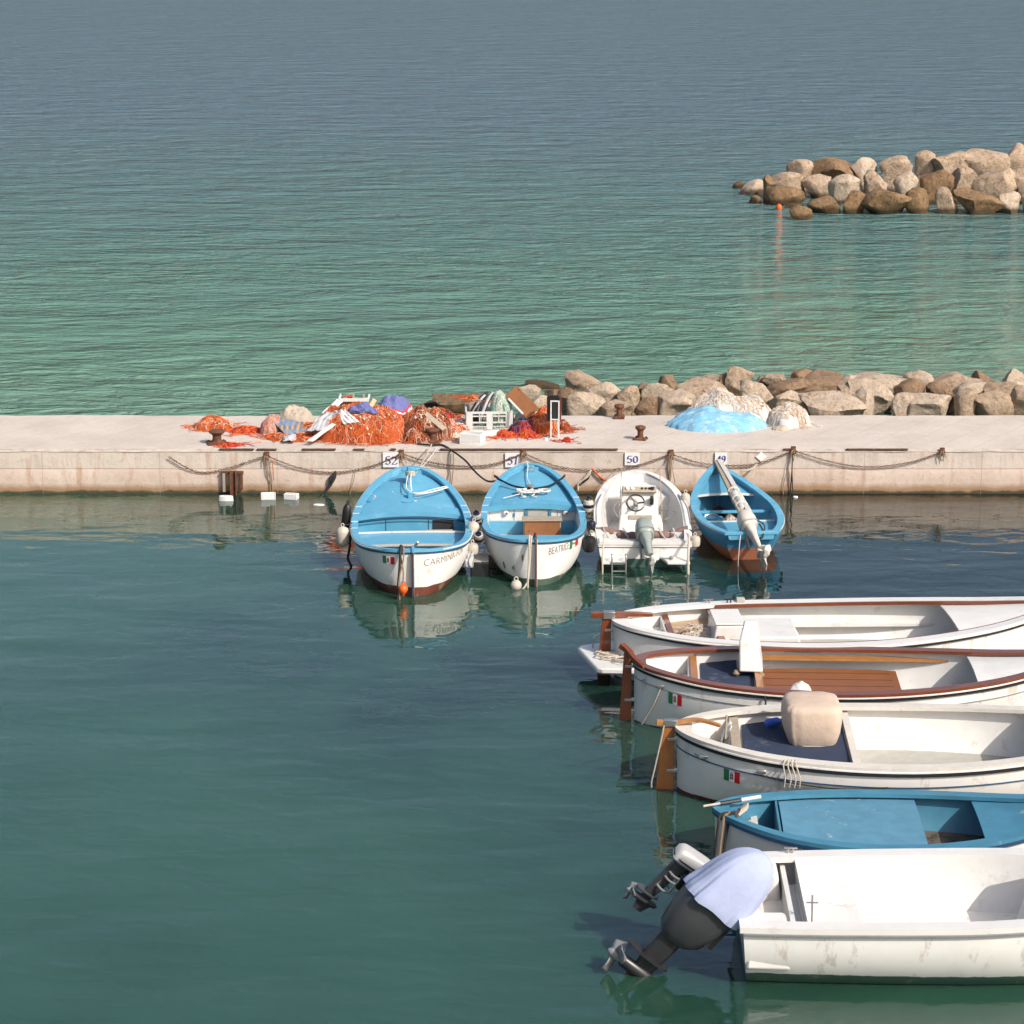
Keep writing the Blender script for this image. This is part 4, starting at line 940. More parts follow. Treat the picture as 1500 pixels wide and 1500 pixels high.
    def decal(s, parent, side, ta, tb, z0, z1, cols, name='flag_sticker', off=.006, emblem=False, slope=0):
        """patches in equal columns from station ta to tb (ta on the left as seen)"""
        b = MB(); n = len(cols)
        T, acc = s.arc((z0 + z1) / 2, side); sa, sb = s.s_of(T, acc, ta), s.s_of(T, acc, tb)
        def Q(u, v, o=off): t = s.at_s(T, acc, sa + (sb - sa) * u); return s.npt(t, z0 + (z1 - z0) * v + slope * (u - .5), side, o)
        for i in range(n): b.grid(lambda u, v: Q((i + u) / n, v), 4, 3, i)
        if emblem:
            for k, (u0, u1, v0, v1) in enumerate(((.40, .49, .50, .72), (.51, .60, .50, .72), (.40, .49, .24, .48), (.51, .60, .24, .48))):
                b.grid(lambda u, v: Q(u0 + (u1 - u0) * u, v0 + (v1 - v0) * v, off + .003), 1, 1, n + (0 if k in (0, 3) else 1))
            b.grid(lambda u, v: Q(.42 + .16 * u, .74 + .10 * v, off + .003), 1, 1, n + 2)
            cols = list(cols) + ['red_flag', 'blue_flag', 'honey']
        return b.build(name, cols, parent, smooth=0)
    def text(s, parent, txt, side, ta, tb, z0, hgt, m, name='boat_name', slope=0, shear=0, off=.006, bold=0):
        cu = bpy.data.curves.new('lettering', 'FONT'); cu.body = txt; cu.size = 1; cu.shear = shear; cu.resolution_u = 3; cu.offset = bold
        o = bpy.data.objects.new('lettering', cu); COL.objects.link(o); bpy.context.view_layer.update()
        me = bpy.data.meshes.new_from_object(o.evaluated_get(bpy.context.evaluated_depsgraph_get()))
        bpy.data.objects.remove(o); bpy.data.curves.remove(cu); me.name = name
        xs = [v.co.x for v in me.vertices]; ys = [v.co.y for v in me.vertices]; x0, x1, y0, y1 = min(xs), max(xs), min(ys), max(ys)
        T, acc = s.arc(z0 + hgt / 2, side); sa, sb = s.s_of(T, acc, ta), s.s_of(T, acc, tb)
        for v in me.vertices:
            u = (v.co.x - x0) / (x1 - x0); vv = (v.co.y - y0) / (y1 - y0)
            t = s.at_s(T, acc, sa + (sb - sa) * u); v.co = s.npt(t, z0 + hgt * vv + slope * u, side, off)
        me.materials.clear(); me.materials.append(mat[m])
        q = bpy.data.objects.new(name, me); COL.objects.link(q); q.parent = parent; return q

def hullmat(name, top, bands, rough=.4, stain=None):
    return M(name, top, rough, .08, 3, bands=bands, stain=stain)
ST_W = [((.40, .33, .25), 4, .57, (1.4, 1.4, .5), .5), ((.20, .16, .12), 14, .66, (1, 1, 1.6), .6)]
mat['hull_red'] = hullmat('white_hull_red_bottom', WHITE, [(-.5, (.14, .04, .025)), (.17, WHITE)], .45, ST_W + [((.62, .58, .53), 9, .70, (1, 1, 1), .0)])
mat['hull_green'] = hullmat('white_hull_green_bottom', WHITE, [(-.5, (.07, .11, .08)), (.13, WHITE)], .45, ST_W)
mat['hull_motor'] = hullmat('white_hull_dark_green_bottom', (.78, .765, .74), [(-.5, (.06, .12, .10)), (.17, (.78, .765, .74))], .35, ST_W[:1])
mat['hull_blue'] = hullmat('blue_hull_orange_bottom', BLUED, [(-.5, (.40, .145, .075)), (.23, (.05, .215, .39))], .45, [((.10, .2, .28), 6, .64)])
mat['hull_wred'] = hullmat('white_hull_thin_red_bottom', WHITE, [(-.5, (.17, .05, .03)), (.06, WHITE)], .4, ST_W)
mat['hull_w'] = hullmat('white_hull_plain', WHITE, [(-.5, (.10, .07, .05)), (.03, WHITE)], .4, ST_W)

def Wp(root, x, y, z):                  # boat space -> world
    return Matrix.Translation(root.location) @ root.rotation_euler.to_matrix().to_4x4() @ Vector((x, y, z))
def boat(label, cat, x0, y0, x1, y1):   # stern point, bow point
    d = Vector((x1 - x0, y1 - y0, 0)); return thing('fishing_boat' if cat == 'boat' else 'motorboat', label, cat, ((x0 + x1) / 2, (y0 + y1) / 2, 0), math.atan2(d.y, d.x)), d.length

def fender(label, p, r, h, m='fender_white', ends=None, top=None, tilt=(0, 0), group='fenders hung between the boats', name='fender', rp='darkrope'):
    t = thing(name, label, 'fender', p, rnd.random() * 3, group)
    t.rotation_euler = (tilt[0], tilt[1], 0)
    pr = [(.0, 0), (r * .45, .012), (r * .85, .06 * h / .5), (r, .14 * h / .5), (r, h - .14 * h / .5), (r * .85, h - .06 * h / .5), (r * .45, h - .012), (.0, h)]
    MB().lathe(pr, n=18).build('fender_body', m, t)
    if ends:
        for z, sg in ((h, 1), (0, -1)):
            MB().lathe([(r * .5, z + sg * .0), (r * .93, z - sg * .06), (r * 1.02, z - sg * .10), (r * 1.02, z - sg * .13)][::1], n=18).build('fender_end', ends, t)
    q = MB(); q.tube([(.022 * math.cos(a), 0, h + .02 + .026 * math.sin(a)) for a in [k * .7 for k in range(9)]], .009, 5, True); q.build('eye', ends or m, t)
    if top is not None:
        a = t.matrix_basis.inverted() @ Vector(top)
        MB().tube(smooth_path([(0, 0, h + .03), (a.x * .5 + .01, a.y * .5, (h + a.z) / 2), a], 4), .010, 6).build('lanyard', rp, t)
    return t
def buoy(label, p, r, m, top, rp='rope', pear=True):
    t = thing('mooring_buoy', label, 'buoy', p)
    pr = [(.0, -r * 1.5), (r * .22, -r * 1.42), (r * .3, -r * 1.1), (r * .75, -r * .65), (r, 0), (r * .88, r * .5), (r * .5, r * .88), (r * .2, r), (r * .16, r * 1.2), (.0, r * 1.22)] if pear else [(r * math.sin(a), -r * math.cos(a)) for a in [math.pi * k / 12 for k in range(13)]]
    MB().lathe(pr, n=20).build('float', m, t)
    q = MB(); q.tube([(.03 * math.cos(a), 0, r * 1.2 + .03 * math.sin(a)) for a in [k * .7 for k in range(9)]], .010, 5, True); q.build('eye', m, t)
    if top is not None:
        a = Vector(top) - Vector(p); q = MB()
        q.tube(smooth_path([(0, 0, r * 1.2), (a.x * .4 + .02, a.y * .3 - .02, (r * 1.2 + a.z) * .5), a], 5), .012, 6); q.build('line', rp, t)
    return t
def cleat(parent, x, y, z, m='steel', rz=0):
    q = MB(); q.tube([(x - .07 * math.cos(rz), y - .07 * math.sin(rz), z + .045), (x + .07 * math.cos(rz), y + .07 * math.sin(rz), z + .045)], .011, 6)
    for s in (-.025, .025): q.tube([(x + s * math.cos(rz), y + s * math.sin(rz), z - .005), (x + s * math.cos(rz), y + s * math.sin(rz), z + .045)], .010, 6)
    return q.build('cleat', m, parent)
def outboard(parent, mtx, cowl, leg, prop='motor_grey', sc=1.0, style=0, cowl_on=True, trim='motor_black'):
    """z up the shaft, +x aft (towards the propeller)"""
    mtx = mtx @ Matrix.Scale(sc, 4)
    b = MB()
    b.loft([(.12, .02, 0, .13, .10, 3), (.02, .02, 0, .12, .085, 3), (-.08, .05, 0, .095, .06, 3), (-.42, .07, 0, .085, .042, 2.5), (-.52, .08, 0, .085, .038, 2.5), (-.62, .08, 0, .07, .03, 2.5)], mtx, 20)
    b.loft([(-.525, .11, 0, .17, .085, 2.5), (-.54, .11, 0, .17, .085, 2.5)], mtx, 20)
    gear = mtx @ Matrix.Translation((.06, 0, -.66)) @ Matrix.Rotation(R(90), 4, 'Y')
    b.loft([(-.19, 0, 0, .006, .006, 2), (-.15, 0, 0, .038, .038, 2), (0, 0, 0, .052, .052, 2), (.16, 0, 0, .045, .045, 2), (.20, 0, 0, .03, .03, 2)], gear, 14)
    b.hexa([mtx @ Vector(v) for v in ((.0, -.012, -.84), (.13, -.006, -.84), (.13, .006, -.84), (.0, .012, -.84), (-.06, -.016, -.68), (.16, -.016, -.68), (.16, .016, -.68), (-.06, .016, -.68))])
    motor = b.build('outboard_motor', leg, parent, smooth=45)
    if cowl_on:
        b = MB()
        if style == 0: sec = [(.10, .0, 0, .155, .12, 3), (.14, .0, 0, .18, .14, 3), (.28, -.01, 0, .19, .15, 3), (.42, -.03, 0, .17, .135, 2.8), (.50, -.05, 0, .13, .10, 2.5), (.53, -.06, 0, .07, .05, 2)]
        else: sec = [(.10, -.04, 0, .20, .12, 4), (.13, -.06, 0, .27, .145, 5), (.24, -.06, 0, .265, .142, 5), (.285, -.065, 0, .235, .118, 5), (.30, -.07, 0, .21, .10, 5), (.303, -.07, 0, .1, .05, 4)]
        b.loft(sec, mtx, 28); b.build('cowling', cowl, motor, smooth=50)
        b = MB(); b.loft([(.155, 0 if style == 0 else -.06, 0, .192 if style == 0 else .277, .148 if style == 0 else .153, 3.4), (.175, 0 if style == 0 else -.06, 0, .196 if style == 0 else .277, .152 if style == 0 else .155, 3.4)], mtx, 28); b.build('cowling_seam', trim, motor)
    b = MB(); b.loft([(-.02, 0, 0, .035, .035, 2), (.06, 0, 0, .03, .03, 2), (.09, 0, 0, .008, .008, 2)], gear @ Matrix.Translation((0, 0, .20)), 10)
    for k in range(3):
        a = k * 2.094; g = gear @ Matrix.Translation((0, 0, .22)) @ Matrix.Rotation(a, 4, 'Z')
        b.grid(lambda u, v: g @ Vector((.03 + .11 * u, (v - .5) * .11 * math.sin(.5 + 2.3 * u), (v - .5) * .07)), 5, 4)
    b.build('propeller', prop, motor, smooth=60, solid=.006)
    b = MB()
    for s in (-1, 1): b.hexa([mtx @ Vector(v) for v in ((-.17, s * .09 - .012, -.22), (-.10, s * .09 - .012, -.22), (-.10, s * .09 + .012, -.22), (-.17, s * .09 + .012, -.22), (-.19, s * .09 - .012, .06), (-.04, s * .09 - .012, .06), (-.04, s * .09 + .012, .06), (-.19, s * .09 + .012, .06))])
    b.tube([mtx @ Vector((-.13, -.1, .0)), mtx @ Vector((-.13, .1, .0))], .02 * sc, 8); b.tube([mtx @ Vector((-.10, -.1, .045)), mtx @ Vector((-.10, .1, .045))], .018 * sc, 8)
    b.build('clamp_bracket', trim, motor)
    return motor
def frame_of(p, shaft, aft):            # matrix with z along the shaft, x towards aft
    z = Vector(shaft).normalized(); x = Vector(aft); x = (x - z * x.dot(z)).normalized(); y = z.cross(x)
    return Matrix(((x.x, y.x, z.x, p[0]), (x.y, y.y, z.y, p[1]), (x.z, y.z, z.z, p[2]), (0, 0, 0, 1)))
def bandmarks(hl, parent, ts_, m='white_flag', w_=.022):
    for t in ts_:
        for sd_ in (1, -1):
            b = MB(); x = hl.x(t, hl.h(t)); h = hl.h(t) + .0175
            b.hexa([(x - w_ / 2, sd_ * (hl.b(t) - .078), h - .01), (x + w_ / 2, sd_ * (hl.b(t) - .078), h - .01), (x + w_ / 2, sd_ * (hl.b(t) + .027), h - .01), (x - w_ / 2, sd_ * (hl.b(t) + .027), h - .01)] + [(x - w_ / 2, sd_ * (hl.b(t) - .078), h), (x + w_ / 2, sd_ * (hl.b(t) - .078), h), (x + w_ / 2, sd_ * (hl.b(t) + .027), h), (x - w_ / 2, sd_ * (hl.b(t) + .027), h)])
            b.build('oar_block', m, parent)

# ---- boat 1: the largest blue and white boat
b1, L1 = boat('largest blue decked white boat, red below, orange buoy at its end, moored under sign 52', 'boat', -1.52, 38.33, -1.74, 43.05)
h1 = Hull(L1, .95, .44, [(0, .74), (.2, .63), (.45, .61), (.75, .74), (1, .96)], -.30, (2.3, 2.4), (2.1, 1.85), m=2.4, n=1.55, rake0=.03)
h1.skin('hull_red', b1); h1.inner('blue', b1, .12); h1.rail('blue', b1, .085, .025, .045, wend=.07)
h1.strake('white_clean', b1, -.005, .012, .028, 'white_edging'); h1.strake('navy_trim', b1, -.045, .020, .008)
dz1 = lambda t: h1.h(t) - .085
h1.plate('blue', b1, .63, .975, dz1, 'foredeck', .07, .04)
h1.plate('blue', b1, .575, .648, lambda t: h1.h(t) - .055, 'deck_beam', .07, .04, .07)
h1.bulk('blue2', b1, .59, .12, h1.h(.59) - .11, 'bulkhead', camber=.06)
h1.plate('sole_grey', b1, .10, .59, .13, 'sole', 0, .03)
h1.plate('blue', b1, .33, .50, .40, 'engine_box_lid', .015, .04, .03)
h1.bulk('blue2', b1, .495, .12, .385, 'engine_box_front'); h1.bulk('blue2', b1, .335, .12, .385, 'engine_box_back')
h1.plate('white', b1, .49, .502, .425, 'box_edging', .015, .04, .02)
h1.plate('rope', b1, .32, .335, .412, 'worn_edging', .015, .05, .022)
h1.plate('blue2', b1, .035, .22, .38, 'stern_seat', 0, .05, .03)
bandmarks(h1, b1, (.40, .48, .57, .64))
q = MB(); q.box(((.59 - .5) * L1 - .016, -.52, .40), (.02, .34, .22)); q.build('locker_shade_panel', 'hole_shade', b1)  # solid near-black panel stands in for the unlit inside of the locker
q = MB()
for y in (.42, -.28): q.box(((.59 - .5) * L1 - .014, y, .33), (.008, .012, .38))
q.build('panel_seam', 'navy_trim', b1)
q = MB(); q.grid(lambda u, v: ((.572 - .5) * L1 + .0, (2 * u - 1) * (h1.hw(.572, .5) - .05), h1.h(.572) - .155 + .07 * (1 - (2 * u - 1) ** 2) + .02 * v), 20, 1); q.build('beam_shade_strip', 'navy_trim', b1, solid=.006)  # solid dark strip painted in as the shade under the deck beam
q = MB(); q.box(((.86 - .5) * L1, 0, h1.h(.86) + .08), (.09, .10, .42)); q.box(((.86 - .5) * L1, 0, h1.h(.86) + .24), (.05, .30, .05)); q.build('bow_post', 'blue2', b1, bevel=.012)
q = MB(); q.box(((.74 - .5) * L1, 0, h1.h(.74) + .03), (.10, .10, .12)); q.build('deck_post', 'blue2', b1, bevel=.012)
q = MB(); q.tube([((.70 - .5) * L1 + .06 * math.cos(a), .05 + .10 * math.sin(a), dz1(.7) + .076) for a in [k * .5236 for k in range(12)]], .006, 5, True); q.build('hatch_ring', 'blue2', b1)
cleat(b1, (.72 - .5) * L1, .62, h1.h(.72) + .02, 'white_clean', .5)
q = MB(); q.hexa([(-L1 / 2 - .045, -.02, -.28), (-L1 / 2 - .01, -.02, -.28), (-L1 / 2 - .01, .02, -.28), (-L1 / 2 - .045, .02, -.28), (-L1 / 2 - .05, -.02, .80), (-L1 / 2 + .03, -.02, .80), (-L1 / 2 + .03, .02, .80), (-L1 / 2 - .05, .02, .80)]); q.build('stern_post', 'blue2', b1, bevel=.006)
q = MB(); q.tube([(-L1 / 2 - .07, 0, .72), (-L1 / 2 - .075, 0, .3), (-L1 / 2 - .08, -.01, -.1), (-L1 / 2 - .06, -.05, -.3)], .016, 6); q.tube([(-L1 / 2 - .08, 0, .55), (-L1 / 2 - .02, 0, .55)], .014, 6); q.tube([(-L1 / 2 - .08, 0, .2), (-L1 / 2 - .02, 0, .2)], .014, 6); q.build('rudder_pin', 'rust', b1)
h1.decal(b1, 1, h1.lat(.46, .58), h1.lat(.28, .58), .50, .62, ['green_flag', 'white_flag', 'red_flag'], emblem=True)
h1.text(b1, 'CARMINA-FOR', -1, h1.lat(.17, .53), h1.lat(.78, .53), .48, .105, 'letter', slope=.03, bold=-.018)
def on1(x, y, z): return Wp(b1, x, y, z)
q = MB(); q.box((0, 0, .02), (.20, .40, .03)); q.box((0, 0, .16), (.22, .44, .03), Matrix.Rotation(.25, 3, 'Y')); q.box((.02, 0, .09), (.14, .10, .12)); 
o = q.build('wood_stand', 'greywood', loc=on1((.55 - .5) * L1, -.45, .22), rot=(0, 0, b1.rotation_euler.z), bevel=.006); tag(o, 'small weathered wooden stand in the cockpit of the largest blue boat', 'stand')
q = MB(); q.bar((0, 0, 0), (-.50, -.06, .22), .035, .03); o = q.build('tiller', 'offwhite', b1, loc=((.16 - .5) * L1, -.02, .58), bevel=.006)
q = MB()
for (x, y, a) in ((.12, -.30, .6), (.13, -.40, -.5)): q.bar(((x - .5) * L1 - .1 * math.cos(a), y - .1 * math.sin(a), .42), ((x - .5) * L1 + .1 * math.cos(a), y + .1 * math.sin(a), .47), .03, .02)
for y in (.45, .15): q.box(((.14 - .5) * L1, y, .42), (.05, .02, .07))
q.build('stern_fitting', 'motor_black', b1, bevel=.004)
A = lambda t, y, z: on1((t - .5) * L1, y, z)
rope('white rope from the bow post of the largest blue boat to its right side', [A(.86, -.02, 1.02), A(.80, .0, .95), A(.755, -.02, .80), A(.72, -.10, .80), A(.73, -.34, .82), A(.79, -.62, .83)], .013, 'white_rope')
rope('short white rope knotted at the bow post and deck post of the largest blue boat', [A(.865, .03, 1.0), A(.80, .07, .90), A(.75, .05, .84), A(.735, -.12, .80), A(.76, -.36, .83), A(.80, -.60, .84)], .010, 'white_rope')
q = MB()
for k in range(4): q.tube([tuple(A(.862, 0, .98 + .02 * k) + Vector((.075 * math.cos(a), .075 * math.sin(a), .008 * math.sin(3 * a)))) for a in [j * .5236 for j in range(12)]], .013, 5, True)
mesh_thing(q, 'rope_turns', 'rope', 'rope turns wound round the bow post of the largest blue boat', 'rope')
bl = at(634, 646, QZ + .15)
rope('pale mooring rope from the bow of the largest blue boat up to the squat bollard', sag(A(.90, -.10, .97), (bl.x - .02, bl.y - .05, QZ + .10), .03), .012, 'rope')
rope('thin white line from the bow of the largest blue boat to the quay edge', sag(A(.93, -.12, .98), at(640, 655, QZ + .02), .05), .007, 'white_rope')
q = MB()
rope('thick dark rope hanging over the near end of the largest blue boat', [A(.045, .20, .70), A(.01, .18, .80), A(-.012, .19, .72), A(-.025, .21, .45), A(-.03, .24, .1), A(-.03, .25, -.2)], .022, 'darkrope')
rope('brown rope hanging beside the dark rope at the near end of the largest blue boat', [A(.035, .15, .76), A(-.005, .14, .78), A(-.025, .15, .60), A(-.03, .22, .30), A(-.035, .21, 0), A(-.035, .22, -.25)], .013, 'brown_rope')
buoy('orange pear shaped buoy hanging at the near end of the largest blue boat', tuple(A(-.035, .155, .17)), .075, 'buoy_orange', tuple(A(-.01, .19, .66)), 'brown_rope')

b_ = MB()
for (u0, u1, y0, y1) in ((.80, .835, .20, .33), (.845, .87, .03, .17), (.70, .71, -.10, -.05)):
    n_ = [( (u0 + (u1 - u0) * u - .5) * L1, y0 + (y1 - y0) * v) for u, v in ((0, 0), (1, .15), (.9, 1), (.1, .85))]
    b_.add([(x, y, dz1(x / L1 + .5) + .07 * (1 - (y / max(h1.hw(x / L1 + .5, dz1(x / L1 + .5)) - .04, .1)) ** 2) + .004) for x, y in n_], [(0, 1, 2, 3)])
b_.build('paint_patch', 'white', b1, smooth=0)
# ---- boat 2
b2, L2 = boat('blue decked white boat with a brown box inside, moored under sign 51', 'boat', .375, 38.95, .31, 43.62)
h2_ = Hull(L2, .835, .40, [(0, .73), (.2, .64), (.42, .61), (.72, .70), (1, .88)], -.30, (2.3, 2.4), (2.1, 1.85), m=2.4, n=1.5, rake0=.02)
h2_.skin('hull_green', b2); h2_.inner('blue', b2, .12); h2_.rail('blue', b2, .085, .022, .04, wend=.055)
h2_.strake('navy_trim', b2, -.05, .014, .006)
dz2 = lambda t: h2_.h(t) - .09
h2_.plate('blue', b2, .64, .975, dz2, 'foredeck', .06, .04)
h2_.plate('blue2', b2, .60, .648, lambda t: h2_.h(t) - .075, 'deck_beam', .06, .04, .09)
h2_.bulk('white_clean', b2, .615, .10, h2_.h(.615) - .10, 'bulkhead', camber=.05)
h2_.plate('sole_grey', b2, .05, .615, .12, 'sole', 0, .03)
h2_.plate('blue2', b2, .59, .61, .33, 'side_bench', 0, .04, .03); h2_.bulk('blue', b2, .592, .12, .315, 'bench_front')
h2_.plate('blue2', b2, .03, .33, .42, 'stern_seat', 0, .05, .03); h2_.bulk('blue', b2, .325, .12, .40, 'seat_front')
bandmarks(h2_, b2, (.48, .56, .65))
for sd_ in (1, -1):
    q = MB(); q.grid(lambda u, v: Vector((h2_.x(.30 + .31 * u, .5), sd_ * (h2_.hw(.30 + .31 * u, .33 + .23 * v) - .042), .33 + .23 * v)), 12, 4); q.build('white_lining', 'white_clean', b2, solid=.006)
q = MB()
for y in (.30, -.42): q.box(((.615 - .5) * L2 - .014, y, .44), (.006, .010, .20))
q.build('panel_seam', 'motor_grey', b2)
# cabin door frame with pale inside
xb = (.615 - .5) * L2 - .02
q = MB(); q.box((xb, .0 - .10, .56), (.05, .44, .06)); 
for s in (-1, 1): q.box((xb, -.10 + s * .195, .34), (.05, .05, .379))
q.build('door_frame', 'blue_dusty', b2, bevel=.005)
q = MB(); q.box((xb - .002, -.10, .34), (.012, .338, .38)); q.build('door_panel', 'sole_grey', b2)
for y in (.44, -.56):
    q = MB(); q.lathe([(.045, 0), (.05, .02), (.04, .045), (.02, .055), (0, .056)], Matrix.Translation((xb + .005, y, .47)) @ Matrix.Rotation(R(-90), 4, 'Y'), 14); l_ = q.build('bulkhead_lamp', 'white_clean', b2)
    q = MB(); q.lathe([(.016, .055), (.016, .07), (0, .072)], Matrix.Translation((xb + .005, y - .015, .47)) @ Matrix.Rotation(R(-90), 4, 'Y'), 8); q.build('lamp_screw', 'rust', l_)
q = MB(); q.box((xb, .30, .43), (.03, .03, .06)); q.box((xb - .01, .14, .22), (.04, .3, .14)); q.build('switch', 'blue_dusty', b2, bevel=.004)
# engine box with varnished front
xe = (.535 - .5) * L2
eb = thing('engine_box', 'wooden box with an orange brown front in the second blue boat', 'box', Wp(b2, xe, -.16, .13), b2.rotation_euler.z)
q = MB(); q.box((.12, 0, .14), (.22, .62, .28)); q.build('box_body', 'greywood', eb, bevel=.006)
q = MB(); q.box((0, 0, .145), (.02, .585, .24)); q.build('front_board', 'plywood', eb, bevel=.004)
q = MB(); q.box((.11, 0, .292), (.28, .66, .022)); q.build('lid', 'greywood', eb, bevel=.005)
q = MB(); q.box(((.97 - .5) * L2, 0, h2_.h(.95) - .02), (.10, .14, .12)); q.build('bow_post', 'blue', b2, bevel=.012)
q = MB(); q.tube([((.93 - .5) * L2 + .01, .0 - .02 + .055 * math.cos(a), h2_.h(.93) + .02 + .05 * math.sin(a)) for a in [k * .5236 for k in range(12)]], .009, 5, True); q.build('bow_ring', 'motor_grey', b2)
A2 = lambda t, y, z: Wp(b2, (t - .5) * L2, y, z)
rope('black rope over the left bow deck of the blue boat with the brown box', [A2(.86, .62, .83), A2(.84, .56, .80), A2(.78, .34, .75), A2(.74, .16, .75), A2(.715, .02, .76)], .018, 'black')
rope('black rope over the right bow deck of the blue boat with the brown box', [A2(.86, -.58, .83), A2(.84, -.53, .80), A2(.78, -.34, .75), A2(.745, -.20, .75), A2(.715, -.04, .76)], .018, 'black')
q = MB(); q.lathe([(.05, 0), (.045, .10), (.065, .11), (.065, .13), (0, .132)], Matrix.Translation(((.735 - .5) * L2, .02, dz2(.735) + .055)), 12); q.build('deck_post', 'motor_grey', b2)
q = MB(); 
for k in range(11):
    c_ = A2(.70 + .02 * rnd.random(), rnd.uniform(-.2, .2), .71 + .004 * k); r0 = rnd.uniform(.05, .13)
    q.tube([c_ + Vector((r0 * 1.4 * math.cos(a) + .01 * math.sin(3 * a + k), r0 * math.sin(a), .006 * math.sin(2 * a + k))) for a in [j * .449 for j in range(14)]], .011, 5, True)
q.tube(smooth_path([A2(.70, .14, .72), A2(.67, .17, .70), A2(.66, .10, .69), A2(.655, .16, .68)], 5), .010, 5); q.tube(smooth_path([A2(.70, -.05, .72), A2(.68, -.04, .70), A2(.67, -.0, .69), A2(.66, -.08, .68)], 5), .010, 5)
mesh_thing(q, 'rope_coil', 'white_rope', 'tangled white rope coil on the deck of the blue boat with the brown box', 'rope')
rope('thin white line from the bow of the blue boat with the brown box', [A2(.985, .06, .94), A2(.95, .04, .89), A2(.85, .06, .80), A2(.74, .0, .77)], .009, 'white_rope')
rope('thin white line across the left bow deck of the blue boat with the brown box', [A2(.69, .16, .71), A2(.675, .30, .69), A2(.66, .48, .66)], .007, 'white_rope')
a = at(648, 652, QZ + .02)
rope('black hose curving from the quay edge to the blue boat with the brown box', [at(612, 650, QZ + .02), at(630, 652, QZ + .03), a, Vector((a.x + .18, QY0 - .06, QZ + .0)), wallp(682, 675, .35), wallp(698, 693, .8), atY(715, 705, QY0 - 1.4), atY(732, 702, QY0 - 2.0), A2(.86, .62, .83)], .018, 'black', 'hose', 'hose')
rope('pale rope turned over the near end of the blue boat with the brown box', [A2(.05, .10, .66), A2(.01, .10, .80), A2(-.012, .11, .72), A2(-.02, .115, .4), A2(-.025, .13, .1), A2(-.025, .13, -.2)], .017, 'rope')
rope('pale rope running from the blue boat with the brown box to the white ball buoy', [A2(.04, .05, .70), A2(.0, .07, .79), A2(-.015, .085, .66), A2(-.02, .10, .4), A2(-.02, .12, .15), A2(-.03, .18, .02), A2(-.035, .24, -.02)], .015, 'rope')
p = at(756, 862, .0); buoy('white ball buoy floating at the near end of the second blue boat', (p.x, p.y, .05), .088, 'fender_white', None, pear=False)
q = MB(); q.hexa([(-L2 / 2 - .04, -.018, -.28), (-L2 / 2 - .005, -.018, -.28), (-L2 / 2 - .005, .018, -.28), (-L2 / 2 - .04, .018, -.28), (-L2 / 2 - .045, -.018, .76), (-L2 / 2 + .03, -.018, .76), (-L2 / 2 + .03, .018, .76), (-L2 / 2 - .045, .018, .76)]); q.build('stern_post', 'white', b2, bevel=.006)
q = MB(); q.tube([(-L2 / 2 + .55, .03, .62), (-L2 / 2 + .2, .01, .80), (-L2 / 2 - .04, 0, .78), (-L2 / 2 - .07, 0, .4), (-L2 / 2 - .075, .0, -.05), (-L2 / 2 - .06, -.03, -.25)], .016, 6); q.build('rudder_pin', 'rust', b2)
q = MB()
for (t, y) in ((.10, -.36), (.11, -.28), (.08, -.25)): q.box(((t - .5) * L2, y, .46), (.10, .03, .06), t * 30)
q.build('stern_fitting', 'offwhite', b2, bevel=.005)
h2_.text(b2, 'BEATRICE', -1, h2_.lat(.20, .5), h2_.lat(.515, .5), .49, .115, 'letter', slope=.035, bold=-.008)
for (ya, yc, m_) in ((.535, .575, 'green_flag'), (.63, .675, 'red_flag')):
    h2_.decal(b2, -1, h2_.lat(ya, .56), h2_.lat(yc, .56), .50, .635, [m_], 'flag_mark', slope=.01)
h2_.decal(b2, -1, h2_.lat(.575, .56), h2_.lat(.63, .56), .555, .585, ['letter'], 'flag_mark', slope=-.02)
for (y, z, hh) in ((.19, .40, .09), (.46, .20, .10), (.33, .23, .05)):
    h2_.decal(b2, 1, h2_.lat(y + .03, z), h2_.lat(y, z), z, z + hh, ['letter'], 'scratch', slope=.04)

# ---- boat 3: white motorboat
b3, L3 = boat('white motorboat with a steering console and grey outboard, moored under the sign 50', 'motorboat', 2.12, 40.02, 2.13, 43.0)
h3 = Hull(L3, .765, .34, [(0, .42), (.25, .54), (.5, .68), (.8, .82), (1, .90)], -.28, transom=.73, e1=(2.1, 1.8), m=2.6, n=1.6, rake0=.04, rake1=.12)
h3.skin('hull_motor', b3); h3.rail('white_clean', b3, .10, .02, .05); h3.strake('white', b3, -.06, .022, .010, t0=.0); h3.strake('motor_grey', b3, -.085, .008, .018, 'rub_line')
h3.inner('white_clean', b3, .22, .10, t0=.13, t1=.97, name='inner_liner')
h3.plate('white', b3, .13, .72, .22, 'sole', 0, .08); h3.plate('white_clean', b3, .72, .97, lambda t: h3.h(t) - .14, 'bow_cushion', .02, .09)
h3.bulk('white_clean', b3, .725, .22, h3.h(.725) - .15, 'bow_locker'); h3.bulk('white_clean', b3, .135, -.1, .38, 'motor_well', th=.05, inset=.03)
h3.plate('white', b3, .01, .13, .30, 'well_floor', 0, .03)
q = MB()
for s in (-1, 1):
    q.hexa([(-L3 / 2 - .0, s * .50 - .2, .12), (-L3 / 2 + .36, s * .50 - .2, .12), (-L3 / 2 + .36, s * .50 + .2, .12), (-L3 / 2 + 0, s * .50 + .2, .12), (-L3 / 2 + .10, s * .50 - .15, .40), (-L3 / 2 + .36, s * .50 - .15, .40), (-L3 / 2 + .36, s * .50 + .17, .40), (-L3 / 2 + .10, s * .50 + .17, .40)])
q.build('stern_locker', 'white_clean', b3, bevel=.02)
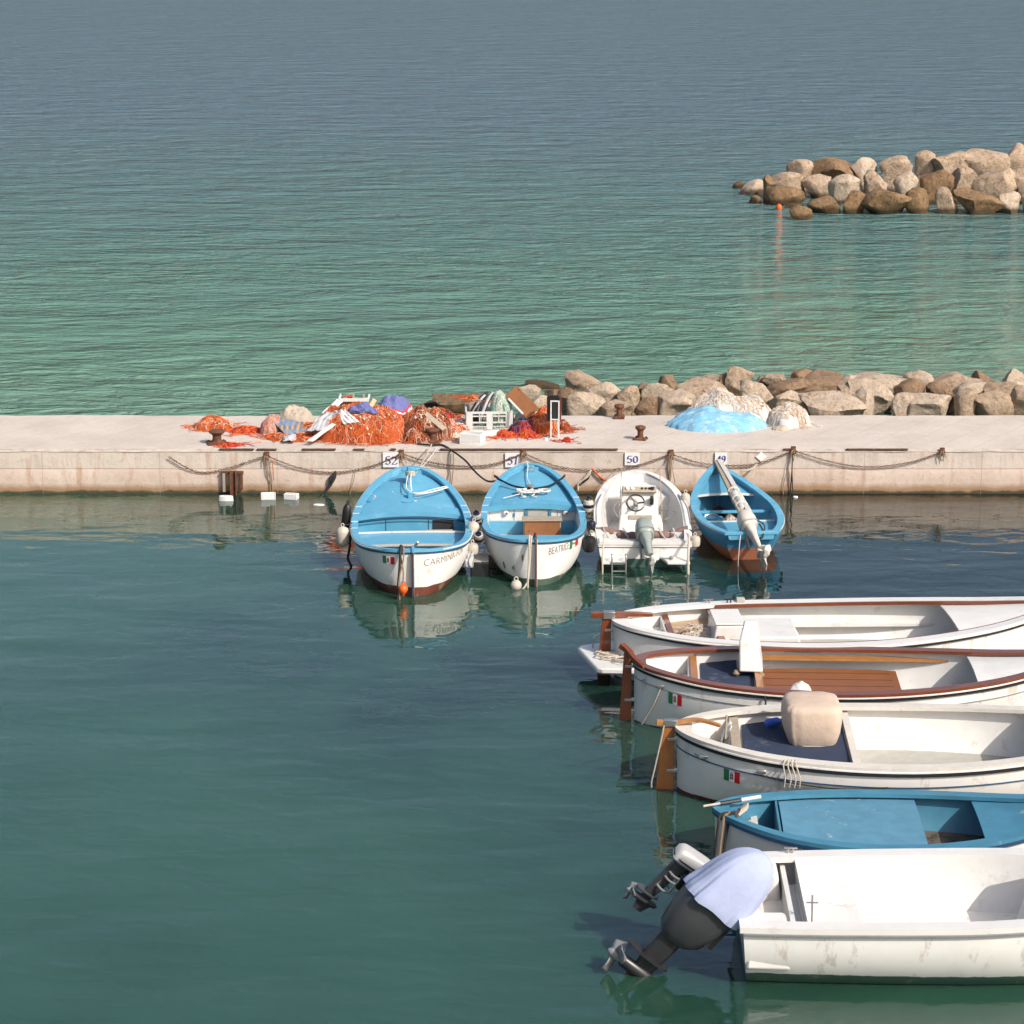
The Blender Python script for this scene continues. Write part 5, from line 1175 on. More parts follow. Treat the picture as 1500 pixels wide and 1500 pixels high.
for s in (-1, 1):
    q = MB(); q.hexa([(-L3 / 2 - .34, s * .52 - .19, .14), (-L3 / 2 - .01, s * .48 - .21, .14), (-L3 / 2 - .01, s * .48 + .22, .14), (-L3 / 2 - .34, s * .52 + .17, .14)] + [(-L3 / 2 - .34, s * .52 - .19, .19), (-L3 / 2 - .01, s * .48 - .21, .19), (-L3 / 2 - .01, s * .48 + .22, .19), (-L3 / 2 - .34, s * .52 + .17, .19)]); q.build('swim_step', 'white_clean', b3, bevel=.012)
# console
xc = (.52 - .5) * L3
q = MB(); q.hexa([(xc - .02, -.32, .22), (xc + .38, -.30, .22), (xc + .38, .32, .22), (xc - .02, .34, .22), (xc + .16, -.29, .86), (xc + .36, -.27, .92), (xc + .36, .29, .92), (xc + .16, .31, .86)]); con = q.build('console', 'white_clean', b3, bevel=.025)
q = MB(); q.hexa([(xc + .09, -.27, .83), (xc + .20, -.27, .90), (xc + .20, .29, .90), (xc + .09, .29, .83), (xc + .06, -.27, .86), (xc + .17, -.27, .93), (xc + .17, .29, .93), (xc + .06, .29, .86)]); q.build('dash_panel', 'greywood', con, bevel=.005)
tilt = frame_of((xc + .04, .08, .64), (-.80, 0, .60), (.6, 0, .8))
for (y, rr_) in ((.20, .034), (.12, .034), (-.04, .018), (-.10, .018), (-.16, .02), (-.21, .036)):
    g = frame_of((xc + .075 + .045, y + .01, .875 + .03), (-.54, 0, .84), (.84, 0, .54))
    q = MB(); q.lathe([(rr_, -.01), (rr_, .012), (rr_ * .8, .018), (0, .018)], g, 14); q.build('gauge', 'motor_black' if y not in (.20, .12) else 'crate', con)
q = MB(); q.tube([tilt @ Vector((.145 * math.cos(a), .145 * math.sin(a), .10)) for a in [k * math.pi / 16 for k in range(32)]], .013, 7, True)
for k in range(3):
    a = .6 + k * 2.094; q.tube([tilt @ Vector((.03 * math.cos(a), .03 * math.sin(a), .085)), tilt @ Vector((.14 * math.cos(a), .14 * math.sin(a), .10))], .014, 5)
sw = q.build('steering_wheel', 'motor_black', con); q = MB(); q.lathe([(.035, 0), (.04, .08), (.025, .10), (0, .102)], tilt, 12); q.build('wheel_hub', 'motor_grey', sw)
q = MB(); q.box((xc + .055, -.19, .70), (.05, .06, .10), Matrix.Rotation(-.5, 3, 'Y')); q.lathe([(.035, 0), (.03, .05), (0, .052)], frame_of((xc + .07, -.19, .75), (-.8, 0, .6), (.6, 0, .8)), 10); q.build('throttle', 'motor_black', con)
xs_ = xc - .30
q = MB(); q.hexa([(xs_ - .10, -.37, .22), (xs_ + .26, -.35, .22), (xs_ + .26, .36, .22), (xs_ - .10, .38, .22), (xs_ - .08, -.35, .46), (xs_ + .24, -.33, .52), (xs_ + .24, .34, .52), (xs_ - .08, .36, .46)]); st = q.build('seat_box', 'white_clean', b3, bevel=.025)
q = MB(); q.hexa([(xs_ + .0, -.18, .48), (xs_ + .14, -.18, .507), (xs_ + .14, .20, .507), (xs_ + .0, .20, .48), (xs_ + .0, -.18, .494), (xs_ + .14, -.18, .52), (xs_ + .14, .20, .52), (xs_ + .0, .20, .494)]); q.build('seat_pad', 'greywood', st)
# folded canopy over the stern
q = MB(); pts = []
for k in range(25):
    u = k / 24; pts.append(((.155 - .5) * L3 + .03 * math.sin(u * 9) + .07 * (2 * u - 1) ** 2, .75 - 1.48 * u, .47 + .02 * math.sin(u * 14) - .05 * math.sin(u * math.pi)))
q.tube(smooth_path(pts, 2), [.066 + .020 * noise.noise(Vector((k * .35, 1, 2))) for k in range(49)], 12); cn = q.build('folded_canopy', 'canopy', b3)
q = MB()
for y in (-.52, -.30, .28, .6): q.tube([((.155 - .5) * L3 + .085 * math.cos(a), y + .05 * math.sin(a), .455 + .085 * math.sin(a)) for a in [k * .5236 for k in range(12)]], .012, 5, True)
q.build('canopy_strap', 'grey_cloth', cn)
q = MB()
for s in (-1, 1): q = MB(); q.tube(smooth_path([((.62 - .5) * L3, s * (h3.hw(.62, .72) - .05), .76), ((.40 - .5) * L3, s * .74, .72), ((.16 - .5) * L3, s * .76, .60)], 6), .011, 6); q.build('canopy_bow', 'steel', cn)
for i, y in enumerate((.34, -.36)):     # rods and rolled gear clipped beside the console
    q = MB(); q.tube([(xc + .10, y, .45), (xc + .17, y * .96, .80), (xc + .27, y * .90, 1.22)], .008, 6); q.box((xc + .10, y, .52), (.03, .03, .26), Matrix.Rotation(.2, 3, 'Y')); mesh_thing(MB().add([Wp(b3, *v) for v in q.v], q.f), 'fishing_rod', 'greywood', 'thin fishing rod standing upright at the %s side of the white motorboat console' % ('left' if i == 0 else 'right'), 'fishing rod')
q = MB(); q.tube(smooth_path([(xc + .05, -.36, .62), (xc + .0, -.58, .52), (xc - .05, -.40, .42)], 8), .008, 6); q.tube(smooth_path([(xc + .0, .36, .72), (xc + .02, .44, .60), (xc - .06, .34, .45), (xc - .1, .1, .5)], 8), .007, 6); q.build('grab_wire', 'steel', con)
mo = frame_of((-L3 / 2 - .02, .02, .66), (.50, .05, .86), (-1, 0, .1))
outboard(b3, frame_of((-L3 / 2 - .12, -.02, .46), (.86, .07, .50), (-.5, -.05, .86)), 'cowl_grey', 'cowl_grey', 'motor_white', .98, 0, trim='motor_grey')
# boarding ladder
la = thing('boarding_ladder', 'steel boarding ladder hanging from the left of the white motorboat stern into the water', 'ladder', Wp(b3, -L3 / 2 - .30, .42, .2), b3.rotation_euler.z)
for s in (-1, 1): MB().tube(smooth_path([(.12, s * .11, .04), (0, s * .11, .10), (-.05, s * .11, 0), (-.06, s * .11, -.5)], 5), .014, 7).build('side_rail', 'steel', la)
for z in (-.02, -.16, -.30): MB().tube([(-.055, -.11, z), (-.055, .11, z)], .012, 7).build('rung', 'steel', la)
q = MB(); q.lathe([(.03, 0), (.035, .03), (.02, .05), (0, .052)], Matrix.Translation((-L3 / 2 - .20, -.42, .20)), 12); q.tube([(-L3 / 2 - .2, -.2, .215), (-L3 / 2 - .2, -.42, .215)], .012, 6); q.build('stern_cleat', 'motor_grey', b3)
A3 = lambda x, y, z: Wp(b3, x, y, z)
for i, (y, lb) in enumerate(((.66, 'left'), (-.70, 'right'))):
    rope('weathered rope hanging from the %s corner of the white motorboat stern into the water' % lb, [A3(-L3 / 2 + .04, y, .54), A3(-L3 / 2 - .12, y, .50), A3(-L3 / 2 - .30, y + .02, .26), A3(-L3 / 2 - .37, y + .02, .05), A3(-L3 / 2 - .38, y + .02, -.2)], .024 if i else .014, 'rope')
rope('thin rope from the left bow of the white motorboat to the wall chain', sag(A3(.45, .70, .78), wallp(905, 685), .05), .007, 'brown_rope')
rope('thin rope from the right bow of the white motorboat to a wall ring', sag(A3(.85, -.62, .84), wallp(983, 668), .06), .007, 'brown_rope')

# ---- boat 4: small blue boat
b4, L4 = boat('small all blue boat with an orange bottom, moored under the sign 49', 'boat', 3.85, 40.33, 3.56, 44.0)
h4 = Hull(L4, .715, .40, [(0, .50), (.2, .49), (.4, .52), (.7, .61), (1, .77)], -.28, transom=.40, e1=(1.75, 1.15), m=1.9, n=1.25, rake0=.20, rake1=.18)
h4.skin('hull_blue', b4); h4.inner('blue', b4, .10, .04, t0=.03); h4.rail('blue', b4, .085, .03, .04); h4.strake('offwhite', b4, -.002, .008, .03, 'worn_edging')
h4.plate('blue', b4, .70, .965, lambda t: h4.h(t) - .10, 'foredeck', .03, .04); h4.plate('white', b4, .69, .70, lambda t: h4.h(t) - .095, 'deck_edging', .03, .04, .03)
h4.thwart('blue2', b4, .49, .42, .10, .035); h4.plate('blue2', b4, .18, .37, .34, 'stern_bench', 0, .05, .03); h4.bulk('blue', b4, .368, .08, .33, 'bench_face'); h4.plate('white', b4, .368, .38, .355, 'bench_edging', 0, .05, .025)
h4.plate('blue_dusty', b4, .05, .69, .11, 'sole', 0, .04); h4.plate('blue', b4, .03, .18, .26, 'stern_floor', 0, .05)
bandmarks(h4, b4, (.47, .53), 'blue2', .05)
q = MB(); q.hexa([(-L4 / 2 - .01, -.36, .38), (-L4 / 2 + .05, -.36, .38), (-L4 / 2 + .05, .36, .38), (-L4 / 2 - .01, .36, .38), (-L4 / 2 - .02, -.40, .52), (-L4 / 2 + .05, -.40, .52), (-L4 / 2 + .05, .40, .52), (-L4 / 2 - .02, .40, .52)]); q.build('transom_board', 'blue2', b4, bevel=.01)
A4 = lambda t, y, z: Wp(b4, (t - .5) * L4, y, z)
outboard(b4, frame_of((-L4 / 2 - .06, .0, .50), (.84, .16, .54), (-.54, 0, .84)), 'motor_white', 'motor_white', 'motor_white', .95, 0, trim='greywood')
q = MB(); q.tube(smooth_path([A4(.05, -.16, .60), A4(.02, -.20, .52), A4(-.03, -.17, .45), A4(-.02, -.10, .42)], 5), .014, 6); q.tube(smooth_path([A4(.06, -.12, .66), A4(.04, -.24, .58), A4(.0, -.19, .44)], 5), .012, 6); mesh_thing(q, 'cable_loop', 'darkrope', 'dark cable loops hanging beside the outboard of the small blue boat', 'cable')
ms = thing('bundled_mast', 'grey weathered mast boards lying from the bow to the outboard of the small blue boat', 'mast', A4(.16, .02, .80))
o_ = Vector(ms.location)
a_, c_ = atY(1051, 676, 44.15), A4(.10, .05, .78)
for k, (dx, dz, wd, th, m_) in enumerate(((-.045, 0, .07, .05, 'greywood'), (.045, .012, .085, .06, 'offwhite'), (0, -.045, .07, .045, 'greywood'))):
    q = MB(); q.bar(a_ + Vector((dx * .6, 0, dz)) - o_, c_ + Vector((dx * 1.5, 0, dz - .03)) - o_, wd, th); q.build('mast_board', m_, ms, bevel=.006)
q = MB(); d_ = (c_ - a_)
q.tube([a_ + d_ * (.55 + .40 * k / 12) - o_ + Vector((.02 * math.sin(k), 0, -.03 + .015 * math.cos(k * 1.7))) for k in range(13)], [.04 + .035 * math.sin(k / 12 * 3.0) for k in range(13)], 10); q.build('rolled_sail', 'offwhite', ms)
for u in (.62, .78, .9):
    q = MB(); c0 = a_ + d_ * u - o_; q.tube([c0 + Vector((.10 * math.cos(a), 0, -.02 + .085 * math.sin(a))) for a in [k * .5236 for k in range(12)]], .009, 5, True); q.build('lashing', 'white_rope', ms)
bk = thing('bucket', 'blue bucket standing in the left of the small blue boat', 'bucket', A4(.44, .38, .13))
q = MB(); q.lathe([(.0, 0), (.10, 0), (.13, .22), (.135, .23), (.125, .22), (.095, .015), (.0, .012)], n=18); q.build('bucket_body', 'blue2', bk)
q = MB(); q.tube([(.13 * math.cos(a), .06 * math.sin(a) , .22 + .05 * math.sin(a)) for a in [k * math.pi / 10 for k in range(11)]], .006, 5); q.build('bucket_handle', 'steel', bk)
net_heap(heap_at(*[A4(.46, .05, 0)[i] for i in (0, 1)], .17, .15, .12, .22, pw=.5, amp=.4, fr=6, seed=71), 'net_white', ['net_white', 'greywood', 'net_dark'], 'pale rope and net pile under the mast in the small blue boat', 70, .008)
fender('blue canister lying in the middle of the small blue boat left of the mast', tuple(A4(.55, .40, .17)), .07, .30, 'blue2', None, None, (0, R(80)), None, 'canister')
rope('rope from the right bow of the small blue boat to the wall chain', sag(A4(.86, -.36, .80), wallp(1109, 680), .05), .014, 'rope')
rope('lower rope from the right side of the small blue boat to the wall', sag(A4(.78, -.48, .74), wallp(1106, 683), .04), .012, 'rope')
rope('thin line hanging from the stern of the small blue boat straight into the water', [A4(.01, .16, .52), A4(-.05, .22, .30), A4(-.06, .24, 0), A4(-.06, .24, -.2)], .006, 'white_rope')

# ---- fenders and floats between the boats
def fend_px(label, px, py, r, h, Y, m, ends=None, top=None, **k):
    c = atY(px, py, Y); return fender(label, (c.x, c.y, c.z - h / 2), r, h, m, ends, top, **k)
fend_px('long black fender on the left side of the largest blue boat', 505, 757, .075, .46, 40.9, 'black', None, tuple(Wp(b1, .15, .97, .66)), tilt=(0, .12))
fend_px('white oblong fender on the left side of the largest blue boat', 502, 786, .105, .34, 40.15, 'fender_white', None, tuple(Wp(b1, -.3, .96, .66)))
rope('dark rope tangle hanging under the white fender left of the largest blue boat', [Wp(b1, -.42, .97, .62), Wp(b1, -.50, 1.0, .3), Wp(b1, -.48, 1.03, .12), Wp(b1, -.55, .98, .0), Wp(b1, -.52, 1.0, -.2)], .02, 'darkrope')
fend_px('grey fender with a dark end, topmost between the two large blue boats', 698, 757, .085, .30, 40.7, 'fender_grey', 'fender_navy', tuple(Wp(b2, -.1, .85, .62)), tilt=(.5, 0))
fend_px('beige oblong fender on the right side of the largest blue boat', 691, 779, .10, .34, 40.15, 'fender_white', None, tuple(Wp(b1, -.3, -.96, .64)), tilt=(-.15, .1))
fend_px('navy ended fender low between the two large blue boats', 701, 783, .08, .24, 39.9, 'fender_grey', 'fender_navy', tuple(Wp(b2, -.5, .82, .62)), tilt=(.7, 0))
fend_px('round beige ball fender at the right near corner of the largest blue boat', 692, 804, .095, .2, 39.6, 'fender_white', None, tuple(Wp(b1, -.8, -.93, .62)))
cloth('grey cloth rag hanging below the ball fender right of the largest blue boat', 'hanging_rag', [atY(682, 808, 39.55), atY(694, 806, 39.5), atY(693, 832, 39.4), atY(680, 830, 39.45)], 'grey_cloth', .02, .04, seed=81, nu=10, nv=14)
fl = thing('floating_box', 'grey floating box wedged between the two large blue boats', 'float', atY(703, 806, 39.75)); fl.location.z = 0
q = MB(); q.box((0, 0, .10), (.30, .5, .24)); q.build('float_body', 'motor_black', fl, bevel=.02)
q = MB(); q.box((0, 0, .235), (.28, .46, .025)); q.build('float_lid', 'sole_grey', fl, bevel=.006)
fend_px('white round fender, topmost left of the white motorboat', 862, 741, .085, .24, 41.3, 'fender_white', 'fender_navy', tuple(Wp(b2, .15, -.84, .62)))
fend_px('dark ball fender left of the white motorboat', 866, 770, .075, .18, 40.6, 'fender_navy', None, tuple(Wp(b2, -.4, -.84, .62)))
fend_px('black tyre like fender low beside the white motorboat stern', 863, 796, .11, .28, 39.95, 'black', None, tuple(Wp(b2, -.7, -.82, .62)), tilt=(.2, 0))
fend_px('pale fender at the left stern corner of the white motorboat', 866, 785, .075, .22, 40.25, 'fender_white', None, tuple(Wp(b2, -.6, -.83, .62)), tilt=(.5, 0))
fend_px('beige ball fender at the right stern corner of the white motorboat', 1018, 793, .085, .2, 40.1, 'fender_white', None, tuple(Wp(b3, -1.2, -.74, .56)))
fend_px('white fender between the white motorboat and the small blue boat', 1004, 733, .08, .26, 41.7, 'fender_white', None, tuple(Wp(b4, .1, .74, .56)))
mat['dark_seam'] = M('dark_seam', (.06, .03, .015), .8)
mat['motor_dark'] = M('dark_grey_motor', (.055, .056, .062), .4, .2)
# ------------------------------------------------------------------ boats moored on the right, sterns to the left
def rudder(parent, hl, wood, ztop, bladew=.20, head=None, x0=None, zb=-.35, lean=0):
    x = -hl.L / 2 - .03 if x0 is None else x0
    q = MB(); q.hexa([(x - bladew * 1.25, -.022, zb), (x, -.022, zb), (x, .022, zb), (x - bladew * 1.25, .022, zb), (x - bladew * .75 + lean, -.022, ztop), (x + lean, -.022, ztop), (x + lean, .022, ztop), (x - bladew * .75 + lean, .022, ztop)])
    r_ = q.build('rudder', wood, parent, bevel=.008)
    q = MB()
    for z in (ztop * .30, ztop * .80): q.box((x - .02 + lean * z / ztop, 0, z), (.14, .062, .035))
    q.build('rudder_strap', 'steel', r_, bevel=.004)
    return r_
def tillerbar(parent, pts, wd, th, wood, strap=None):
    q = MB()
    pp = smooth_path(pts, 6)
    vs = []; n = len(pp)
    for i, p in enumerate(pp):
        d = (pp[min(i + 1, n - 1)] - pp[max(i - 1, 0)]).normalized(); s = d.cross(Vector((0, 0, 1))).normalized(); u = s.cross(d); k = 1 - .45 * i / n
        for a, c in ((-1, -1), (1, -1), (1, 1), (-1, 1)): vs.append(p + s * a * wd / 2 * k + u * c * th / 2 * k)
    fs = [(i * 4 + k, i * 4 + (k + 1) % 4, i * 4 + 4 + (k + 1) % 4, i * 4 + 4 + k) for i in range(n - 1) for k in range(4)] + [(3, 2, 1, 0), (n * 4 - 4, n * 4 - 3, n * 4 - 2, n * 4 - 1)]
    t = q.add(vs, fs).build('tiller', wood, parent, bevel=.006)
    if strap:
        q = MB(); q.box(strap, (.16, wd * 1.15, th * 1.15)); q.build('tiller_strap', 'steel', t, bevel=.003)
    return t
def person_free(): pass

# ---- A: white boat with swimming platform
A_, LA = boat('white boat with a swimming platform and red tiller, farthest of those on the right', 'boat', 1.40, 34.36, 7.75, 34.62)
hA = Hull(LA, 1.15, .46, [(0, .80), (.2, .74), (.5, .72), (.8, .82), (1, 1.0)], -.3, (2.3, 1.7), (2.0, 1.3), m=2.5, n=1.6, rake0=.02, rake1=.2)
hA.skin('hull_w', A_); hA.inner('white_clean', A_, .18); hA.rail('white_clean', A_, .16, .025, .05); hA.strake('black', A_, -.05, .020, .012); hA.strake('white', A_, -.02, .014, .022, 'white_edging')
hA.rail('varnish', A_, .20, -.15, .045, .012, 'gunwale_inlay', .24, .95, False)
hA.plate('sole_grey', A_, .03, .95, .19, 'sole', 0, .04); hA.plate('white_clean', A_, .02, .115, .50, 'stern_deck', 0, .05)
hA.bulk('white_clean', A_, .115, .18, .64, 'stern_bulkhead'); hA.plate('varnish', A_, .112, .124, .662, 'bulkhead_capping', .0, .05, .025)
hA.plate('wood_ply_pale', A_, .12, .225, .53, 'cockpit_floor', 0, .05)
hA.bulk('white_clean', A_, .225, .18, .66, 'thwart_bulkhead'); hA.plate('varnish', A_, .220, .234, .685, 'thwart_capping', 0, .05, .03)
q = MB(); q.box((-1.02, .05, .42), (.78, .95, .46)); q.build('engine_casing', 'white_clean', A_, bevel=.03)
for s in (-1, 1):
    q = MB(); q.hexa([(-.9, s * .98 - .1, .40), (2.6, s * .92 - .1, .40), (2.6, s * .92 + .06, .40), (-.9, s * .98 + .06, .40)] + [(-.9, s * .98 - .1, .44), (2.6, s * .92 - .1, .44), (2.6, s * .92 + .06, .44), (-.9, s * .98 + .06, .44)]); q.build('side_bench', 'white_clean', A_)
hA.plate('white', A_, .74, .97, lambda t: hA.h(t) - .06, 'foredeck', .05, .05)
WA = lambda x, y, z: Wp(A_, x, y, z)
rA = rudder(A_, hA, 'varnish', .82, .17)
tillerbar(A_, [(-LA / 2 - .30, .0, .87), (-LA / 2 - .02, .0, .875), (-LA / 2 + .3, .02, .87), (-LA / 2 + .55, .05, .85)], .09, .085, 'varnish', (-LA / 2 - .06, 0, .873))
q = MB(); zA = .22
pl_ = [(-LA / 2 - .46, .66), (-LA / 2 + .0, .70), (-LA / 2 + .35, .50), (-LA / 2 + .35, -.55), (-LA / 2 - .10, -.82), (-LA / 2 - .30, -.80), (-LA / 2 - .50, .45)]
pl_ = [Vector((x, y, 0)) for x, y in pl_]
# swimming platform: flat board with rounded outer end
ring = [(-LA / 2 + .45, .62), (-LA / 2 + .0, .60), (-LA / 2 - .42, .42), (-LA / 2 - .47, .30), (-LA / 2 - .28, -.62), (-LA / 2 - .20, -.68), (-LA / 2 + .55, -.76), (-LA / 2 + .95, -.78)]
n_ = len(ring); q.add([(x, y, zA) for x, y in ring] + [(x, y, zA + .09) for x, y in ring], [tuple(range(n_)), tuple(range(n_, 2 * n_))[::-1]] + [(k, n_ + k, n_ + (k + 1) % n_, (k + 1) % n_) for k in range(n_)])
q.build('swim_platform', 'white_clean', A_, bevel=.025, smooth=30)
q = MB(); q.tube(smooth_path([(-LA / 2 - .26, .28, .31), (-LA / 2 - .24, .26, .46), (-LA / 2 - .10, .22, .56), (-LA / 2 + .06, .18, .58)], 6), .013, 7); q.build('grab_rail', 'steel', A_)
q = MB()
for k in range(8):
    c_ = Vector((-LA / 2 + .0 + rnd.uniform(-.12, .14), rnd.uniform(-.42, .0), zA + .11 + .004 * k)); r0 = rnd.uniform(.07, .16)
    q.tube([WA(*(c_ + Vector((r0 * math.cos(a) * 1.3 + .01 * math.sin(5 * a + k), r0 * math.sin(a) * .8, .006 * math.sin(2 * a + k))))) for a in [j * .449 for j in range(14)]], .011, 5, True)
mesh_thing(q, 'rope_coil', 'rope', 'tangled pale rope heaped on the swimming platform of the farthest right boat', 'rope')
rope('rope slack from the side eye of the farthest right boat to its platform', [WA(-LA / 2 + .95, -.97, .50), WA(-LA / 2 + .4, -.80, .42), WA(-LA / 2 + .05, -.55, .36), WA(-LA / 2 - .05, -.40, .33)], .011, 'rope')
rope('second rope along the hull of the farthest right boat to the platform', [WA(-LA / 2 + 1.25, -1.10, .45), WA(-LA / 2 + .7, -.95, .30), WA(-LA / 2 + .35, -.75, .34), WA(-LA / 2 + .1, -.5, .35)], .011, 'rope')
h_ = heap_at(WA(-2.0, .0, 0).x, WA(-2.0, .0, 0).y, .26, .26, .545, .12, pw=.6, amp=.5, fr=6, seed=72)
net_heap(h_, 'net_pale', ['net_pale', 'greywood', 'net_white'], 'pale fishing net lying on the boarded cockpit floor of the farthest right boat', 90, .006)
bx = thing('fish_box', 'white box with a slanting open lid standing in the farthest right boat', 'box', WA(-1.62, -.12, .36), A_.rotation_euler.z)
q = MB(); q.hexa([(-.26, -.34, 0), (.22, -.34, 0), (.22, .40, 0), (-.26, .40, 0), (-.18, -.34, .46), (.20, -.34, .46), (.20, .40, .46), (-.18, .40, .46)]); q.build('box_body', 'white_clean', bx, bevel=.02)
q = MB(); q.hexa([(-.19, -.33, .472), (.21, -.33, .472), (.21, .39, .472), (-.19, .39, .472), (-.19, -.33, .495), (.21, -.33, .495), (.21, .39, .495), (-.19, .39, .495)]); q.build('box_lid', 'white', bx, bevel=.006)
sb = thing('plastic_bottle', 'clear blue water bottle lying by the far side of the farthest right boat', 'bottle', WA(-2.0, .70, .40), .3)
q = MB(); q.lathe([(0, 0), (.035, .01), (.035, .15), (.014, .19), (.014, .21), (0, .212)], Matrix.Rotation(R(90), 4, 'X'), 12); q.build('bottle_body', 'fender_grey', sb)
q = MB(); q.lathe([(.016, .20), (.016, .225), (0, .226)], Matrix.Rotation(R(90), 4, 'X'), 10); q.build('bottle_cap', 'bottle_blue', sb)
for (x, y) in ((-1.75, 1.0), (-2.5, .80), (-1.45, 1.03)):
    cleat(A_, x, y - .06, hA.h(x / LA + .5) + .02, 'motor_black' if x == -1.45 else 'steel')
q = MB(); q.box((-1.28, 1.03, .77), (.12, .10, .06)); q.build('deck_fitting', 'sole_grey', A_, bevel=.01)
q = MB(); q.bar((-LA / 2 + .70, -.1, .52), (-LA / 2 + .70, -.45, .62), .03, .03); q.bar((-LA / 2 + .70, .3, .51), (-LA / 2 + .70, .3, .64), .03, .03); q.build('bulkhead_batten', 'honey_v', A_)
q = MB(); q.lathe([(.03, -.01), (.03, .02), (0, .021)], Matrix.Translation(hA.npt(.035, .45, -1, .0)) @ Matrix.Rotation(R(90), 4, 'X'), 10); q.build('side_eye', 'motor_grey', A_)
# lone white box between A and B resting on B's thwart

# ---- B: white boat with varnished gunwale
B_, LB = boat('white boat with a red varnished gunwale, right of and nearer than the swimming platform', 'boat', 1.60, 32.42, 7.4, 32.15)
hB = Hull(LB, 1.03, .44, [(0, .82), (.2, .74), (.5, .71), (.8, .80), (1, .98)], -.3, (2.3, 1.6), (2.0, 1.3), m=2.5, n=1.6, rake0=.01, rake1=.2)
hB.skin('hull_w', B_); hB.inner('white_clean', B_, .18); hB.rail('varnish', B_, .12, .03, .04); hB.strake('white', B_, -.035, .018, .018, 'white_edging'); hB.strake('black', B_, -.075, .018, .010); hB.strake('motor_grey', B_, -.21, .007, .004, 'hull_line')
hB.plate('sole_grey', B_, .03, .95, .19, 'sole', 0, .04); hB.plate('white', B_, .02, .12, .45, 'stern_deck', 0, .05)
hB.bulk('white_clean', B_, .125, .18, .66, 'stern_bulkhead'); hB.plate('honey', B_, .122, .138, .685, 'bulkhead_capping', 0, .04, .03)
hB.plate('white_clean', B_, .138, .275, .56, 'cockpit_bench', 0, .045)
m_ = hB.plate('navy_cloth', B_, .143, .270, .578, 'navy_mat', .0, .07, .012)
hB.bulk('white_clean', B_, .277, .18, .62, 'thwart_bulkhead'); hB.plate('honey', B_, .272, .288, .65, 'thwart_capping', 0, .04, .03)
hB.plate('teak', B_, .292, .60, .50, 'wooden_floor', 0, .26)
for s in (-1, 1):
    zz = .60 if s > 0 else .52
    q = MB(); q.hexa([(-1.22, s * .88 - .10, zz), (1.6, s * .88 - .10, zz), (1.6, s * .88 + .05, zz), (-1.22, s * .88 + .05, zz)] + [(-1.22, s * .88 - .10, zz + .03), (1.6, s * .88 - .10, zz + .03), (1.6, s * .88 + .05, zz + .03), (-1.22, s * .88 + .05, zz + .03)]); q.build('side_bench', 'honey' if s > 0 else 'white_clean', B_)
hB.plate('white', B_, .76, .97, lambda t: hB.h(t) - .06, 'foredeck', .05, .05)
WB = lambda x, y, z: Wp(B_, x, y, z)
rudder(B_, hB, 'varnish', .92, .14)
tillerbar(B_, [(-LB / 2 - .17, .06, 1.0), (-LB / 2 - .08, -.02, .95), (-LB / 2 + .0, -.16, .89), (-LB / 2 + .13, -.36, .83)], .09, .075, 'varnish')
cs = thing('white_console', 'white wedge shaped box standing upright in the boat with the varnished gunwale', 'box', WB(-1.40, .42, .59), B_.rotation_euler.z)
q = MB(); q.hexa([(-.13, -.36, .06), (.19, -.36, .06), (.21, .24, .06), (-.10, .24, .06), (-.13, -.24, .46), (.10, -.24, .46), (.13, .25, .60), (-.05, .25, .60)]); q.build('box_body', 'white_clean', cs, bevel=.025)
q = MB(); q.hexa([(-.14, -.10, -.0), (.16, -.10, .0), (.16, .20, .0), (-.14, .20, .0), (-.14, -.10, .058), (.16, -.10, .058), (.16, .20, .058), (-.14, .20, .058)]); q.build('box_foot', 'sole_grey', cs)
for (x, y) in ((-.16, -.30), (.16, -.38)): q = MB(); q.lathe([(.03, 0), (.05, .03), (.03, .07), (0, .075)], Matrix.Translation((x, y, .0)), 10); q.build('box_knob', 'brown_rope', cs)
cleat(B_, -1.1, -.72, .50); cleat(B_, -1.12, .76, .50); 
q = MB(); q.tube([(-1.25, -.97, .735), (-1.23, -1.03, .60), (-1.23, -1.05, .52)], .012, 6); q.hexa([(-1.30, -1.05, .44), (-1.14, -1.05, .44), (-1.14, -1.02, .44), (-1.30, -1.02, .44), (-1.23, -1.05, .55), (-1.21, -1.05, .55), (-1.21, -1.02, .55), (-1.23, -1.02, .55)]); o = MB().add([WB(*v) for v in q.v], q.f); mesh_thing(o, 'anchor_plate', 'motor_black', 'small dark triangular weight hung on the near side of the varnished boat', 'weight')
sh = heap_at(WB(-.78, -.66, 0).x, WB(-.78, -.66, 0).y, .17, .13, .50, .26, pw=.4, amp=.15, fr=5, seed=73)
tag(sh.mesh().build('plastic_sack', 'white_cloth', loc=sh.c, smooth=70), 'crumpled white plastic sack in the right part of the varnished boat', 'sack')
tA_, tB_ = (984 - 750) / 112, (1003 - 750) / 113
def t_of(hl, root, wx): return (Wp(root, 0, 0, 0).x and (wx - root.location.x) / math.cos(root.rotation_euler.z)) / hl.L + .5
hB.decal(B_, -1, t_of(hB, B_, at(984, 1036, .45).x - .0), t_of(hB, B_, at(1003.5, 1036, .45).x), .40, .555, ['green_flag', 'white_flag', 'red_flag'], emblem=True, slope=-.02)
q = MB()
for t in (.022,): q.lathe([(.022, -.01), (.022, .02), (0, .021)], Matrix.Translation(hB.npt(t, .62, -1, 0)) @ Matrix.Rotation(R(90), 4, 'X'), 10)
q.build('side_eye', 'motor_grey', B_)
rope('pale rope hanging from the near side of the varnished boat to the water', [hB_p for hB_p in (Wp(B_, *hB.npt(.062, .61, -1, .02)), Wp(B_, *hB.npt(.052, .42, -1, .04)), Wp(B_, *hB.npt(.038, .22, -1, .05)), Wp(B_, *hB.npt(.026, .05, -1, .08)))], .013, 'rope')
